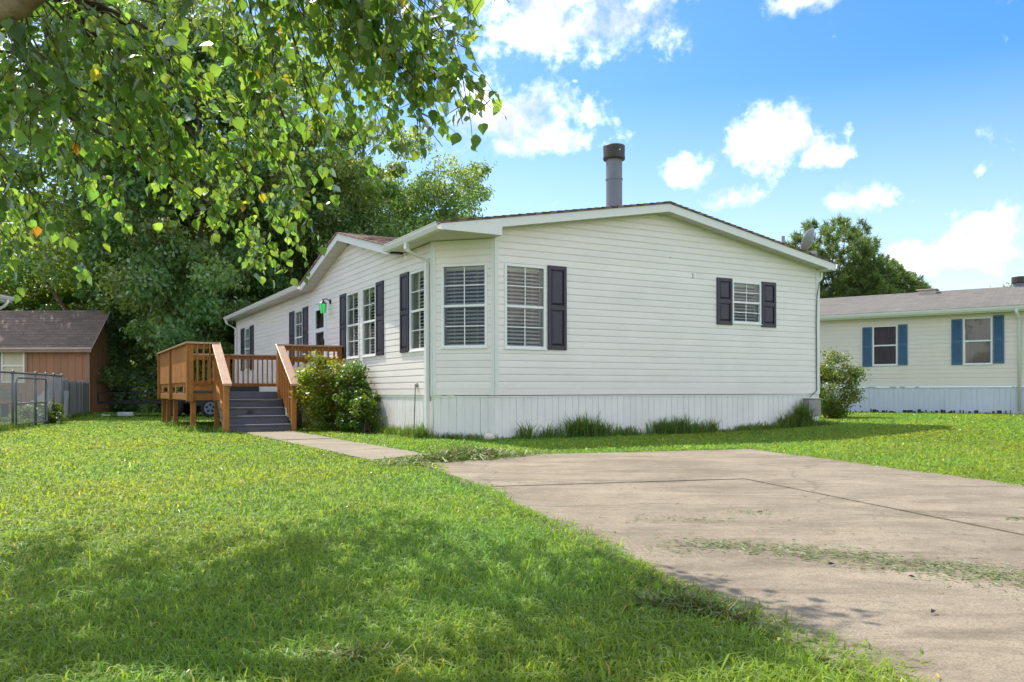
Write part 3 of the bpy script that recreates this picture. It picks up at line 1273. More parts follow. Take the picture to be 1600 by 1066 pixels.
    for k in range(60):
        ya = y0-.02+(y1-y0)*k/60
        yb = y0-.02+(y1-y0)*(k+1)/60+.01
        for s in (-1, 1):
            mb.poly([(RIDGE_U, ya, RIDGE_Z+.018), (RIDGE_U, yb, RIDGE_Z+.012), (RIDGE_U+s*.15, yb, RIDGE_Z-.014), (RIDGE_U+s*.15, ya, RIDGE_Z-.008)])
    o = mb.build('ridge_cap', M['shingle'], H, kind='stuff')
    roof_uv(o, (0, 1, 0), (.985, 0, .17))
    # rake fascia boards front and back, soffits
    fz0, fz1 = .165, .024
    for yy, yb in ((y0, y0+.02), (y1-.02, y1)):
        for ua, ub in ((.745 if yy == y0 else eL, RIDGE_U), (RIDGE_U, eR)):
            mb = MB()
            mb.prism([(ua, yy, zf(ua)-fz0), (ub, yy, zf(ub)-fz0), (ub, yy, zf(ub)-fz1), (ua, yy, zf(ua)-fz1)], (0, yb-yy, 0))
            mb.build('rake_board', M['trim'], H)
    # boxed return over the corner window
    zbx = 3.283
    mb = MB()
    mb.prism([(eL, y0-.006, zbx), (.742, y0-.006, zbx), (.742, y0-.006, zf(.742)-fz1-.002), (eL, y0-.006, zf(eL)-fz1-.002)], (0, .026, 0))
    mb.prism([(.742, y0-.006, zbx), (.742, -.03, zbx), (.742, -.03, zf(.742)-fz1-.03), (.742, y0-.006, zf(.742)-fz1-.03)], (.006, 0, 0))
    mb.build('rake_box', M['trim'], H)
    mb = MB()
    for k in range(12):      # nail heads on the boxed fascia
        u = -.1+.8*k/11*.9
        if k % 3 == 0:
            mb.box(u-.004, u+.004, y0-.010, y0-.006, zf(u)-.075, zf(u)-.066)
    mb.build('nail', M['meter'], H)
    # soffits: flat panels along the eaves (near part and over the chamfer), sloped under the rakes
    def panel_strip(name, pts_fn, n, m):
        for k in range(n):
            mb = MB()
            mb.prism(pts_fn(k/n+.0008, (k+1)/n-.0008), (0, 0, .012))
            mb.build(name, m, H)
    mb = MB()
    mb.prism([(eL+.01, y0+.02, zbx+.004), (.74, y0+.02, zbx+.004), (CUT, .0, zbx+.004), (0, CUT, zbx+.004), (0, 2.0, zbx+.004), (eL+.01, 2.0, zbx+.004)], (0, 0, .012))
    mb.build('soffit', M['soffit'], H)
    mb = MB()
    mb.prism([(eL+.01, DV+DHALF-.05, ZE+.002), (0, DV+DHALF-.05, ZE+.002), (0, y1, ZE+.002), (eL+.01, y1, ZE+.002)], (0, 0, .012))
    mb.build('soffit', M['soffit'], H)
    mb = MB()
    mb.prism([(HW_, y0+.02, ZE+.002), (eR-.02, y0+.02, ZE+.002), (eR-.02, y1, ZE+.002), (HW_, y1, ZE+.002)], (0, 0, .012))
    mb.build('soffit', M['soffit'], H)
    # return that closes the right eave at the rake
    mb = MB()
    mb.prism([(HW_-.02, y0+.004, ZE-.002), (eR, y0+.004, ZE-.002), (eR, y0+.004, zf(eR)-.10), (HW_-.02, y0+.004, zf(HW_)-.16)], (0, .30, 0))
    mb.build('eave_return', M['trim'], H)

    def rake_soffit(ua, ub, ya, yb):
        n = max(1, int(abs(ub-ua)/.13))
        for k in range(n):
            a = ua+(ub-ua)*k/n+.003
            b = ua+(ub-ua)*(k+1)/n-.003
            dz = .006 if k % 2 else 0
            mb = MB()
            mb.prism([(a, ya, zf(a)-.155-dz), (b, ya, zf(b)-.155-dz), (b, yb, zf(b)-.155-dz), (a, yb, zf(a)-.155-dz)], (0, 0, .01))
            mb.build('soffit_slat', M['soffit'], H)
    rake_soffit(.75, RIDGE_U, y0+.02, -.0)
    rake_soffit(RIDGE_U, HW_, y0+.02, -.0)
    # trim where the siding meets the rake soffit
    mb = MB()
    for ua, ub in ((CUT+.06, RIDGE_U), (RIDGE_U, HW_-.085)):
        mb.prism([(ua, -.026, zf(ua)-.190), (ub, -.026, zf(ub)-.190), (ub, -.026, zf(ub)-.157), (ua, -.026, zf(ua)-.157)], (0, .022, 0))
    mb.build('frieze_trim', M['trim'], H)
    # eave fascia and gutters
    def gutter(xf, s, ya, yb, ztop):
        mb = MB()
        prof = [(0, 0), (0, -.105), (.070, -.105), (.098, -.045), (.100, -.012), (.112, -.004), (.112, .004), (.098, .004), (.092, -.012), (.088, -.044), (.064, -.097), (.006, -.097), (.006, 0)]
        base = [(xf+s*a, ya, ztop+b) for a, b in prof]
        mb.prism(base, (0, yb-ya, 0))
        mb.build('gutter', M['trim'], H)
    mb = MB()
    mb.box(eL, eL+.02, y0, DV-DHALF, ZE+.0, zf(eL)-.024)
    mb.build('fascia', M['trim'], H)
    MB().box(eL, eL+.02, DV+DHALF, y1, ZE-.01, zf(eL)-.024).build('fascia', M['trim'], H)
    mb = MB()
    mb.box(eR-.02, eR, y0, y1, ZE-.01, zf(eR)-.024)
    mb.build('fascia', M['trim'], H)
    gutter(eL, -1, y0-.005, DV-DHALF+.06, zf(eL)-.016)
    gutter(eL, -1, DV+DHALF-.04, y1, zf(eL)-.016)
    gutter(eR, 1, y0+.02, y1, zf(eR)-.016)
    # dormer gable over the door
    dx0 = -.30
    dzf = lambda v: DZ-DP*abs(v-DV)
    dend = DZ-DP*DHALF
    def valley_u(z):
        return RIDGE_U-(RIDGE_Z-z)/PITCH
    for s in (-1, 1):
        ve = DV+s*(DHALF+.02)
        mb = MB()
        a = [(dx0-.03, ve, dzf(ve)), (dx0-.03, DV, DZ), (valley_u(DZ)+.1, DV, DZ), (max(dx0, valley_u(dzf(ve)))+.1, ve, dzf(ve))]
        if s < 0:
            a = a[::-1]
        slab(mb, a, .022)
        # visible shingle courses on the slope
        o = mb.build('dormer_roof', M['shingle'], H)
        roof_uv(o, (1, 0, 0), (0, s*-.97, .23))
        mb = MB()
        n = 22
        for k in range(n):
            va = DV+s*DHALF*k/n
            vb = DV+s*DHALF*(k+1)/n
            for q in range(9):
                xa = dx0-.035+q*.34+(.17 if k % 2 else 0)
                xb = xa+.33
                lift = random.uniform(.006, .013)
                if xb > valley_u(dzf(vb))+.2:
                    continue
                mb.poly([(xa, va, dzf(va)+.003), (xb, va, dzf(va)+.003), (xb, vb, dzf(vb)+lift), (xa, vb, dzf(vb)+lift)])
                mb.poly([(xa, vb, dzf(vb)+lift), (xb, vb, dzf(vb)+lift), (xb, vb, dzf(vb)), (xa, vb, dzf(vb))])
        o = mb.build('shingle', M['shingle'], H, kind='stuff')
        roof_uv(o, (1, 0, 0), (0, s*-.97, .23))
        mb = MB()
        mb.prism([(dx0, DV, DZ-.17), (dx0, ve, dzf(ve)-.17), (dx0, ve, dzf(ve)-.024), (dx0, DV, DZ-.024)], (.02, 0, 0))
        mb.build('rake_board', M['trim'], H)
        n = 24
        for k in range(n):
            va = DV+s*(DHALF)*k/n+s*.002
            vb = DV+s*(DHALF)*(k+1)/n-s*.002
            dz = .005 if k % 2 else 0
            mb = MB()
            mb.prism([(dx0+.02, va, dzf(va)-.155-dz), (0, va, dzf(va)-.155-dz), (0, vb, dzf(vb)-.155-dz), (dx0+.02, vb, dzf(vb)-.155-dz)], (0, 0, .01))
            mb.build('soffit_slat', M['soffit'], H)
    # downspouts: short elbows under the eave, then straight down
    def downspout(path, w=.075, d=.055):
        mb = MB()
        mb.tube(path, .040, 8)
        return mb.build('downspout', M['trim'], H, smooth=True)
    def rect_spout(x, y, zt, zb, xo, yo, sx, sy):
        mb = MB()
        def ring(cx, cy, z):
            return [(cx-sx, cy-sy, z), (cx+sx, cy-sy, z), (cx+sx, cy+sy, z), (cx-sx, cy+sy, z)]
        seq = [ring(xo, yo, zt), ring(xo, yo, zt-.10), ring(xo+(x-xo)*.12, yo+(y-yo)*.12, zt-.15), ring(xo+(x-xo)*.85, yo+(y-yo)*.85, zt-.27), ring(x, y, zt-.33), ring(x, y, zb)]
        i0 = len(mb.v)
        for r_ in seq:
            mb.v += r_
        for k in range(len(seq)-1):
            for j in range(4):
                j2 = (j+1) % 4
                mb.f.append((i0+k*4+j, i0+k*4+j2, i0+k*4+4+j2, i0+k*4+4+j))
        mb.build('downspout', M['trim'], H, bevel=.008)
    gz_l = zf(eL)-.016-.105
    rect_spout(-.055, CUT+.14, gz_l, .10, eL-.05, CUT+.30, .034, .046)
    rect_spout(-.055, HL_-.13, gz_l, .85, eL-.05, HL_-.02, .034, .046)
    rect_spout(HW_+.060, .10, zf(eR)-.12, .20, eR+.05, .16, .034, .045)
    # skirting
    base = -.015
    zb = -.06
    for W in (gw, bw, lw, rw):
        skirting(H, W, M['skirt'], zb, ZS-.012, base=base)
    skirting(H, fw_, M['skirt'], zb, ZS-.012, step=.41, base=base) if False else None
    # flue
    fx, fy = 3.62, .65
    zt = 5.13
    fl = MB()
    rp = .150
    fl.lathe([(rp, zf(fx)-.2), (rp, 4.25), (rp, 4.72), (rp+.010, 4.722), (rp+.010, 4.748), (rp, 4.75), (rp, zt)], (fx, fy), 48)
    f_ = fl.build('flue', M['steel'], H, smooth=False)
    mb = MB()
    mb.lathe([(rp+.05, zt-.03), (rp+.055, zt), (rp+.048, zt+.05), (rp+.052, zt+.20), (rp+.05, zt+.225), (rp-.05, zt+.232)], (fx, fy), 28)
    c_ = mb.build('flue_cap', M['flue_cap'], f_)
    for p in c_.data.polygons:
        p.use_smooth = len(p.vertices) == 4 and abs(p.normal.z) < .6
    mb = MB()
    mb.lathe([(rp+.11, zf(fx)-.10), (rp+.03, zf(fx)+.055), (rp+.004, zf(fx)+.07)], (fx, fy), 24)
    mb.build('storm_collar', M['trim'], f_, smooth=True)
    mb = MB()
    mb.lathe([(.012, 0), (.012, .006)], (0, 0), 8)
    o = mb.build('rivet', M['frame'], f_)
    o.location = (fx-.02, fy-(rp+.056), zt+.11)
    o.rotation_euler = (R(90), 0, 0)
    # vent pipe on the right slope
    mb = MB()
    mb.lathe([(.035, 3.55), (.035, 3.90)], (7.30, -.02), 10)
    mb.build('vent_pipe', M['dish'], H)
    # lantern right of the door
    v0 = 6.55
    zl = 2.74
    mb = MB()
    mb.lathe([(.055, 0), (.060, .01), (.045, .022), (.02, .03)], (0, 0), 14)
    ln = mb.build('wall_lantern', M['black'], H, label='black wall lantern with green glass beside the door')
    ln.location = (-.016, v0, zl+.10)
    ln.rotation_euler = (0, R(-90), 0)
    def lx(x, y, z):     # lantern local: Z outward, X up
        return (z, y, x)
    mb = MB()
    mb.tube([(.0, 0, .02), (.05, 0, .06), (.06, 0, .13), (.03, 0, .17), (.0, 0, .18)], .011, 8)
    mb.build('arm', M['black'], ln)
    mb = MB()
    n = 6
    cz = .18
    def hexring(r_, x):
        return [(x, r_*math.sin(2*math.pi*k/n), cz+r_*math.cos(2*math.pi*k/n)) for k in range(n)]
    a, b = hexring(.085, -.06), hexring(.055, -.27)
    for k in range(n):
        k2 = (k+1) % n
        mb.poly([a[k], a[k2], b[k2], b[k]])
    mb.poly(b)
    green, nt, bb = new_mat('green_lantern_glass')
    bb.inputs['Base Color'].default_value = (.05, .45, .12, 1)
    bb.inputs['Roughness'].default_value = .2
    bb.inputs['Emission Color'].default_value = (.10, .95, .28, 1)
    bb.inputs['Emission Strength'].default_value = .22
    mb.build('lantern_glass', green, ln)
    mb = MB()
    top, mid = hexring(.02, .02), hexring(.105, -.055)
    for k in range(n):
        k2 = (k+1) % n
        mb.poly([top[k], top[k2], mid[k2], mid[k]])
        mb.tube([a[k], b[k]], .006, 5)
    mb.poly(mid)
    mb.tube([(-.27, 0, cz), (-.31, 0, cz)], .022, 8)
    mb.tube([(.02, 0, cz), (.07, 0, cz)], [.014, .006], 8)
    mb.build('lantern_cage', M['black'], ln)
    # hose outlet and cable on the long wall
    mb = MB()
    yv = 1.40
    mb.lathe([(.045, 0), (.045, .015), (.025, .02), (.02, .05)], (0, 0), 12)
    o = mb.build('wall_outlet', M['meter'], H)
    o.location = (-.012, yv, .905)
    o.rotation_euler = (0, R(-90), 0)
    mb = MB()
    mb.tube([(-.055, yv, .89), (-.06, yv+.005, .6), (-.065, yv+.02, .3), (-.07, yv+.03, .05)], .008, 6)
    mb.build('cable', M['black'], H)
    # cable from the eave down the right corner
    mb = MB()
    mb.tube([(eR+.05, y0-.02, 3.40), (eR-.02, y0-.03, 3.26), (HW_-.02, -.05, 3.03), (HW_-.075, -.04, 2.75), (HW_-.09, -.034, 2.2), (HW_-.085, -.034, 1.2), (HW_-.08, -.034, .80), (8.0, -.06, .66)], .008, 6)
    mb.build('cable', M['black'], H)
    mb = MB()
    mb.box(4.93, 4.945, -.022, -.016, 2.90, 3.00)
    mb.lathe([(.012, 3.25), (.012, 3.262)], (4.4, -.018), 8)
    mb.build('siding_nick', M['meter'], H)
    return H


build_home()


# ------------------------------------------------------------------ deck with stairs
def build_deck():
    D0v = 5.63
    p = hw(0, D0v)
    zf = .80
    Dk = thing('deck', 'brown stained wooden deck with grey stairs and baluster railings', 'deck', p, YAW)
    X0, X1, Y0, Y1 = -3.17, -.05, 0.0, 5.35
    w = M['deck']
    def b(name, x0, x1, y0, y1, z0, z1, m=w, bev=.006, label=None):
        return MB().box(x0, x1, y0, y1, z0, z1).build(name, m, Dk, bevel=bev, label=label)
    # floor boards
    n = 37
    sh = None
    for k in range(n):
        y = Y0+(Y1-Y0)*k/n
        if sh is None:
            sh = MB().box(X0+.02, X1, 0, (Y1-Y0)/n-.006, zf-.03, zf-.004).mesh('floor_board', M['deckgrey'])
        o = link_mesh('floor_board', sh, Dk)
        o.location = (0, y+.02, 0)
    # rims
    b('rim_joist', X0, X1, Y0, Y0+.04, .625, zf-.035)
    b('rim_joist', X0, X0+.04, Y0+.042, Y1, .625, zf-.035)
    b('rim_joist', X0, X1, Y1-.04, Y1, .625, zf-.035)
    for k in range(1, 9):
        yy = Y0+(Y1-Y0)*k/9
        b('joist', X0+.042, X1, yy-.02, yy+.02, .66, zf-.035, M['raw_wood'], 0)
    # support posts
    for (x, y, m) in ((X0+.10, Y0+.14, w), (X0+.56, Y0+.15, w), (X0+.09, 2.9, w), (X0+.09, 4.2, w), (X0+.09, Y1-.10, w), (-1.3, Y0+.14, w), (-.25, Y0+.14, w), (-1.6, 2.6, M['raw_wood']), (-1.6, Y1-.1, M['raw_wood']), (-.3, 2.6, M['raw_wood'])):
        b('post', x-.05, x+.05, y-.05, y+.05, -.1, .624, m)
    zc = 1.78
    SX0, SX1 = -2.63, -1.42                    # stair opening
    # rail posts
    for (x, y) in ((X0+.035, Y0-.02), (SX0-.03, Y0-.02), (SX1+.03, Y0-.02), (-.10, Y0-.02), (X0+.03, Y1-.05), (-1.5, Y1-.05), (-.10, Y1-.05)):
        b('rail_post', x-.046, x+.046, y-.046, y+.046, .60, zc-.03)
    b('rail_post', X0-.055, X0+.030, 2.85-.05, 2.85+.05, .61, zc-.03)
    b('rail_post', X0-.050, X0-.012, Y0-.065, Y0+.075, .605, zc-.031)
    b('rail_post', X0-.050, X0-.012, Y1-.10, Y1, .605, zc-.031)

    def rail(x0, y0, x1, y1, nb, two=True, out=(0, -1)):
        """cap, upper rail, mid rail, balusters and bottom rail between two posts"""
        P, Q = Vector((x0, y0)), Vector((x1, y1))
        d = (Q-P)
        L_ = d.length
        d.normalize()
        nrm = Vector((d.y, -d.x))
        def pr(name, t0, t1, o0, o1, z0, z1, bev=.004):
            c = [P+d*t0+nrm*o1, P+d*t1+nrm*o1, P+d*t1+nrm*o0, P+d*t0+nrm*o0]
            mb = MB()
            mb.hexa([(q.x, q.y, z0) for q in c]+[(q.x, q.y, z1) for q in c])
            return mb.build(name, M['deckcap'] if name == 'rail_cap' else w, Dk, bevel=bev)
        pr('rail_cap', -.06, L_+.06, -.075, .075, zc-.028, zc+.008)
        pr('upper_rail', .046, L_-.046, -.020, .020, zc-.12, zc-.030)
        if two:
            pr('mid_rail', .046, L_-.046, -.018, .018, 1.43, 1.535)
        pr('bottom_rail', .046, L_-.046, -.020, .020, .93, 1.02)
        pr('kick_board', .046, L_-.046, -.022, .022, .815, .905) if two else None
        for k in range(nb):
            t = L_*(k+1)/(nb+1)
            pr('baluster', t-.017, t+.017, .021, .056, .95, zc-.032, .003)
    rail(X0+.035, Y0-.02, SX0-.03, Y0-.02, 3)
    rail(SX1+.03, Y0-.02, -.10, Y0-.02, 9)
    rail(X0+.03, Y1-.05, -1.5, Y1-.05, 12, False)
    rail(-1.5, Y1-.05, -.10, Y1-.05, 10, False)
    # left side: tall solid boards under a cap
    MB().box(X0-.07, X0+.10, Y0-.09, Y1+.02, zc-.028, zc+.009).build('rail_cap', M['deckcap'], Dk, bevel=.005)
    for (ya, yb) in ((.04, 2.79), (2.91, Y1-.11)):
        nb = max(1, round((yb-ya)/.31))
        for k in range(nb):
            y0 = ya+(yb-ya)*k/nb+.0015
            y1 = ya+(yb-ya)*(k+1)/nb-.0015
            b('side_board', X0-.008+random.uniform(-.0015, .0015), X0+.012, y0, y1, .985, zc-.032, w, .002)
        b('side_rail', X0+.012, X0+.05, ya, yb, .90, .985)
        for q in (.25, .75):
            yy = ya+(yb-ya)*q
            b('side_block', X0-.004, X0+.03, yy-.09, yy+.09, .775, .90)
    # stairs go down towards the path
    run, rise = .275, .16
    nst = 5
    yy = Y0-.04
    zz = zf
    for k in range(nst):
        zt = zf-rise*k
        b('riser', SX0+.02, SX1-.02, yy-run*k-.025, yy-run*k, zt-rise, zt-.032, M['deckgrey'], .002)
        if k < nst-1:
            b('tread', SX0-.045, SX1-.02, yy-run*(k+1)-.055, yy-run*k-.026, zt-rise-.030, zt-rise, M['deckgrey'], .004)
    for x in (SX0-.012, SX1-.02):
        mb = MB()
        pts = [(x, Y0-.02, .60), (x, Y0-.02, .79)]
        for k in range(nst-1):
            pts += [(x, yy-run*k-.03, zf-rise*(k+1)-.031), (x, yy-run*(k+1)-.03, zf-rise*(k+1)-.031)]
        pts += [(x, yy-run*(nst-1)-.03, -.05), (x, yy-run*(nst-1)+.28, -.05)]
        mb.prism(pts, (.032, 0, 0))
        mb.build('stringer', M['deckgrey'] if x > -2 else M['raw_wood'], Dk)
    # stair rails
    yb = yy-run*(nst-1)-.06
    for x in (SX0-.03, SX1+.03):
        zb_top = .985
        b('newel_post', x-.046, x+.046, yb-.05, yb+.05, -.1, zb_top-.02)
        ya, za = Y0-.05, zc
        yc, zc2 = yb-.12, zb_top-.05
        def sl(name, o0, o1, dz0, dz1, ys=ya, ye=yc, m=w):
            s = (za-zc2)/(ya-yc)
            z_s, z_e = za-(ya-ys)*s, za-(ya-ye)*s
            mb = MB()
            mb.hexa([(x+o0, ye, z_e+dz0), (x+o1, ye, z_e+dz0), (x+o1, ys, z_s+dz0), (x+o0, ys, z_s+dz0),
                     (x+o0, ye, z_e+dz1), (x+o1, ye, z_e+dz1), (x+o1, ys, z_s+dz1), (x+o0, ys, z_s+dz1)])
            return mb.build(name, m, Dk, bevel=.006)
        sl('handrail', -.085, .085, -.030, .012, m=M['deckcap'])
        sl('upper_rail', -.020, .020, -.13, -.032, Y0-.066, yb+.05)
        sl('lower_rail', -.020, .020, -.86, -.77, Y0-.066, yb+.052)
        s = (za-zc2)/(ya-yc)
        for k in range(7):
            y = Y0-.07+(yb+.05-(Y0-.07))*(k+1)/8
            z = za-(ya-y)*s
            oo = .021 if x < -2 else -.055
            b('baluster', x+oo, x+oo+.034, y-.017, y+.017, z-.85, z-.035, w, .003)
    # solar light on the second riser from the ground
    mb = MB()
    mb.box(-.05, .05, -.045, 0, -.02, .035)
    mb.tube([(-.045, -.02, .0), (-.10, -.03, -.03)], .008, 6)
    o = mb.build('stair_light', M['black'], bevel=.006)
    q = hw(-2.10, D0v+yy-run*2-.027, .80-rise*3+.07)
    o.location = q
    o.rotation_euler = (0, 0, YAW)
    tag(o, 'small black light fixed to a grey stair riser', 'stair light')
    return Dk


build_deck()


# ------------------------------------------------------------------ small fittings at the house
def build_fittings():
    # satellite dish on the right slope
    zr = RIDGE_Z-PITCH*(7.92-RIDGE_U)
    t = thing('satellite_dish', 'grey satellite dish on a short mast on the right roof slope', 'satellite dish', hw(7.92, -.06, zr), YAW)
    mb = MB()
    mb.tube([(0, 0, -.02), (0, 0, .12), (-.04, -.05, .20)], .022, 10)
    mb.tube([(.18, .1, -.03), (-.02, -.02, .12)], .010, 6)
    mb.tube([(-.02, .22, -.0), (-.02, -.02, .12)], .010, 6)
    mb.build('mast', M['dish'], t)
    mb = MB()
    n, rings = 24, 5
    a_, b_ = .22, .25
    i0 = 0
    for r_ in range(rings+1):
        q = r_/rings
        for k in range(n):
            th = 2*math.pi*k/n
            mb.v.append((a_*q*math.cos(th), b_*q*math.sin(th), .09*(q*q)-.09))
    for r_ in range(rings):
        for k in range(n):
            k2 = (k+1) % n
            mb.f.append((r_*n+k, r_*n+k2, (r_+1)*n+k2, (r_+1)*n+k))
    o = mb.build('reflector', M['dish'], t, smooth=True)
    so_ = o.modifiers.new('solid', 'SOLIDIFY')
    so_.thickness = .014
    o.location = (-.03, -.06, .33)
    nrm = Vector((-.26, .875, .42)).normalized()
    o.rotation_euler = nrm.to_track_quat('Z', 'Y').to_euler()
    mb = MB()
    mb.tube([(0, 0, .06), (.25, .05, .02), (.30, .06, .08)], .012, 6)
    mb.box(.26, .34, .03, .10, .06, .16)
    mb.build('feed_arm', M['dish'], t)
    # grey utility box at the right corner
    x, y, _ = hw(8.02, -.10)
    t = thing('utility_box', 'grey metal utility box in the weeds at the right corner of the house', 'utility box', (x, y, .27), YAW)
    MB().box(-.17, .17, -.09, .08, 0, .345).build('case', M['meter'], t, bevel=.012)
    MB().box(-.18, .18, -.105, .08, .347, .372).build('lid', M['meter'], t, bevel=.008)
    MB().box(-.03, .03, .0, .06, -.35, -.002).build('conduit', M['meter'], t)
    # pale stone by the skirting
    mb = MB()
    import mathutils
    nn, mm = 10, 7
    for i in range(mm+1):
        ph = math.pi*i/mm
        for k in range(nn):
            th = 2*math.pi*k/nn
            q = Vector((math.sin(ph)*math.cos(th), math.sin(ph)*math.sin(th), math.cos(ph)))
            r_ = .085*(1+.22*mathutils.noise.noise(q*1.8+Vector((3, 1, 2))))
            mb.v.append((q.x*r_*1.05, q.y*r_*.9, q.z*r_*.75+.05))
    for i in range(mm):
        for k in range(nn):
            k2 = (k+1) % nn
            mb.f.append((i*nn+k, (i+1)*nn+k, (i+1)*nn+k2, i*nn+k2))
    o = mb.build('stone', M['stone'], smooth=True)
    o.location = (-.36, 12.86, .03)
    tag(o, 'pale round stone lying in front of the white skirting', 'stone')


build_fittings()


# ------------------------------------------------------------------ right neighbour
def build_right_home():
    th = math.atan2(-.573, .82)
    zb = .12
    N = thing('mobile_home', 'cream mobile home with blue shutters beyond the bush', 'house', (12.19, 24.0, zb), th)
    zs, ze = .82-zb+.10, 3.02-zb
    x0, x1, dep = -9.0, 7.0, 8.0
    W = Wall((x0, 0), (x1, 0), [(-1.50-x0, -.83-x0, 1.56-zb, 2.74-zb), (.92-x0, 1.62-x0, 1.54-zb, 2.86-zb)], None, zs, ze)
    W2 = Wall((x0, dep), (x0, 0), [], None, zs, ze)
    W3 = Wall((x1, 0), (x1, dep), [], None, zs, ze)
    for w in (W, W2, W3):
        w.side(N, M['nb_siding'], ze, .125, 'siding', joined=True)
    sh = MB()
    for w in (W, W2, W3):
        w.sheath(sh, ze)
    sh.build('wall', M['nb_siding'], N)
    mb = MB()
    W.bar(mb, 0, W.len, zs-.02, zs+.09, 0, .022)
    mb.build('band_board', M['trim'], N)
    mg = {'glass': M['nbglass']}
    window(N, W, -1.50-x0, -.83-x0, 1.56-zb, 2.74-zb, .06, 'curtain', False, .03, mats={'curtain': M['nbdark'], 'glass': M['nbglass']}, label='left window with mauve curtain')
    window(N, W, .92-x0, 1.62-x0, 1.54-zb, 2.86-zb, .06, 'curtain', False, .03, mats={'curtain': M['nbcurtain'], 'glass': M['nbglass']}, label='right window with tan curtain')
    for (a, b, z0, z1) in ((-1.80, -1.53, 1.52, 2.72), (-.80, -.545, 1.55, 2.76), (.61, .89, 1.53, 2.84), (1.65, 1.92, 1.55, 2.90)):
        shutter(N, W, a-x0, b-x0, z0-zb, z1-zb, M['blue'], louvre=True)
    skirting(N, W, M['nb_skirt'], -.2, zs-.03, base=-.02)
    skirting(N, W2, M['nb_skirt'], -.2, zs-.03, base=-.02)
    # roof
    rz, ry = 4.12-zb, dep/2
    mb = MB()
    ez = 3.13-zb
    def roofpart(ya, za, yb, zb_, nm):
        mb = MB()
        pts = [(x0-.3, ya, za), (x1+.3, ya, za), (x1+.3, yb, zb_), (x0-.3, yb, zb_)]
        if yb < ya:
            pts = pts[::-1]
        mb.prism([(p[0], p[1], p[2]-.03) for p in pts], (0, 0, .03))
        o = mb.build(nm, M['nb_shingle'], N)
        uv = o.data.uv_layers.new(name='UVMap')
        for poly in o.data.polygons:
            for li in poly.loop_indices:
                co = o.data.vertices[o.data.loops[li].vertex_index].co
                uv.data[li].uv = (co.x, co.y*1.03)
    roofpart(-.33, ez, ry, rz, 'roof')
    roofpart(dep+.33, ez, ry+.001, rz, 'roof')
    for x in (x0-.3, x1+.28):
        mb = MB()
        mb.prism([(x, -.31, ez-.17), (x, -.31, ez-.031), (x, ry, rz-.031), (x, dep+.31, ez-.031), (x, dep+.31, ez-.17), (x, ry, rz-.17)], (.02, 0, 0))
        mb.build('rake_board', M['trim'], N)
        xw = x0 if x < 0 else x1
        mb = MB()
        mb.prism([(xw, 0, ze-.02), (xw, dep, ze-.02), (xw, ry, rz-.06)], (.03 if x < 0 else -.03, 0, 0))
        mb.build('gable', M['nb_siding'], N)
    MB().box(x0-.3, x1+.3, -.31, -.29, ez-.16, ez-.04).build('fascia', M['trim'], N)
    MB().box(x0-.3, x1+.3, -.289, 0, ez-.15, ez-.135).build('soffit', M['soffit'], N)
    mb = MB()
    prof = [(0, 0), (0, -.105), (.070, -.105), (.100, -.045), (.110, 0), (.102, 0), (.09, -.045), (.064, -.097), (.006, -.097), (.006, 0)]
    mb.prism([(x0-.3, -.31-a, ez-.02+b) for a, b in prof], (x1-x0+.6, 0, 0))
    mb.build('gutter', M['trim'], N)
    mb = MB()
    mb.tube([(2.22, -.36, ez-.12), (2.24, -.35, ez-.20), (2.28, -.10, ez-.36), (2.28, -.06, ez-.45), (2.28, -.06, .1)], .042, 8)
    mb.build('downspout', M['trim'], N, smooth=True)
    # low roof vent and flue
    k = (rz-ez)/(ry+.33)
    zr = lambda y: ez+k*(y+.33)
    mb = MB()
    mb.box(-.75, -.25, 3.35, 3.75, zr(3.35)-.02, zr(3.7)+.05)
    mb.box(-.82, -.18, 3.28, 3.82, zr(3.7)+.052, zr(3.7)+.085)
    mb.build('roof_vent', M['drip'], N, bevel=.01)
    mb = MB()
    mb.lathe([(.15, zr(ry)-.2), (.15, zr(ry)+.10)], (2.05, ry), 16)
    f_ = mb.build('flue', M['steel'], N)
    mb = MB()
    mb.lathe([(.20, zr(ry)+.085), (.21, zr(ry)+.10), (.21, zr(ry)+.27), (.19, zr(ry)+.29)], (2.05, ry), 18)
    mb.build('flue_cap', M['flue_cap'], f_)
    # black edging pegs along the skirting
    x = -2.8
    ed = MB()
    while x < 3.2:
        if random.random() < .8:
            wd = random.uniform(.02, .12)
            h = random.uniform(.02, .13)
            ed.box(x, x+wd, -.13, -.10, -.03, h)
        x += random.uniform(.04, .16)
    e = ed.build('garden_edging', M['black'])
    e.location = (12.19, 24.0, zb)
    e.rotation_euler = (0, 0, th)
    tag(e, 'broken black garden edging along the skirting of the cream home', 'edging')


build_right_home()


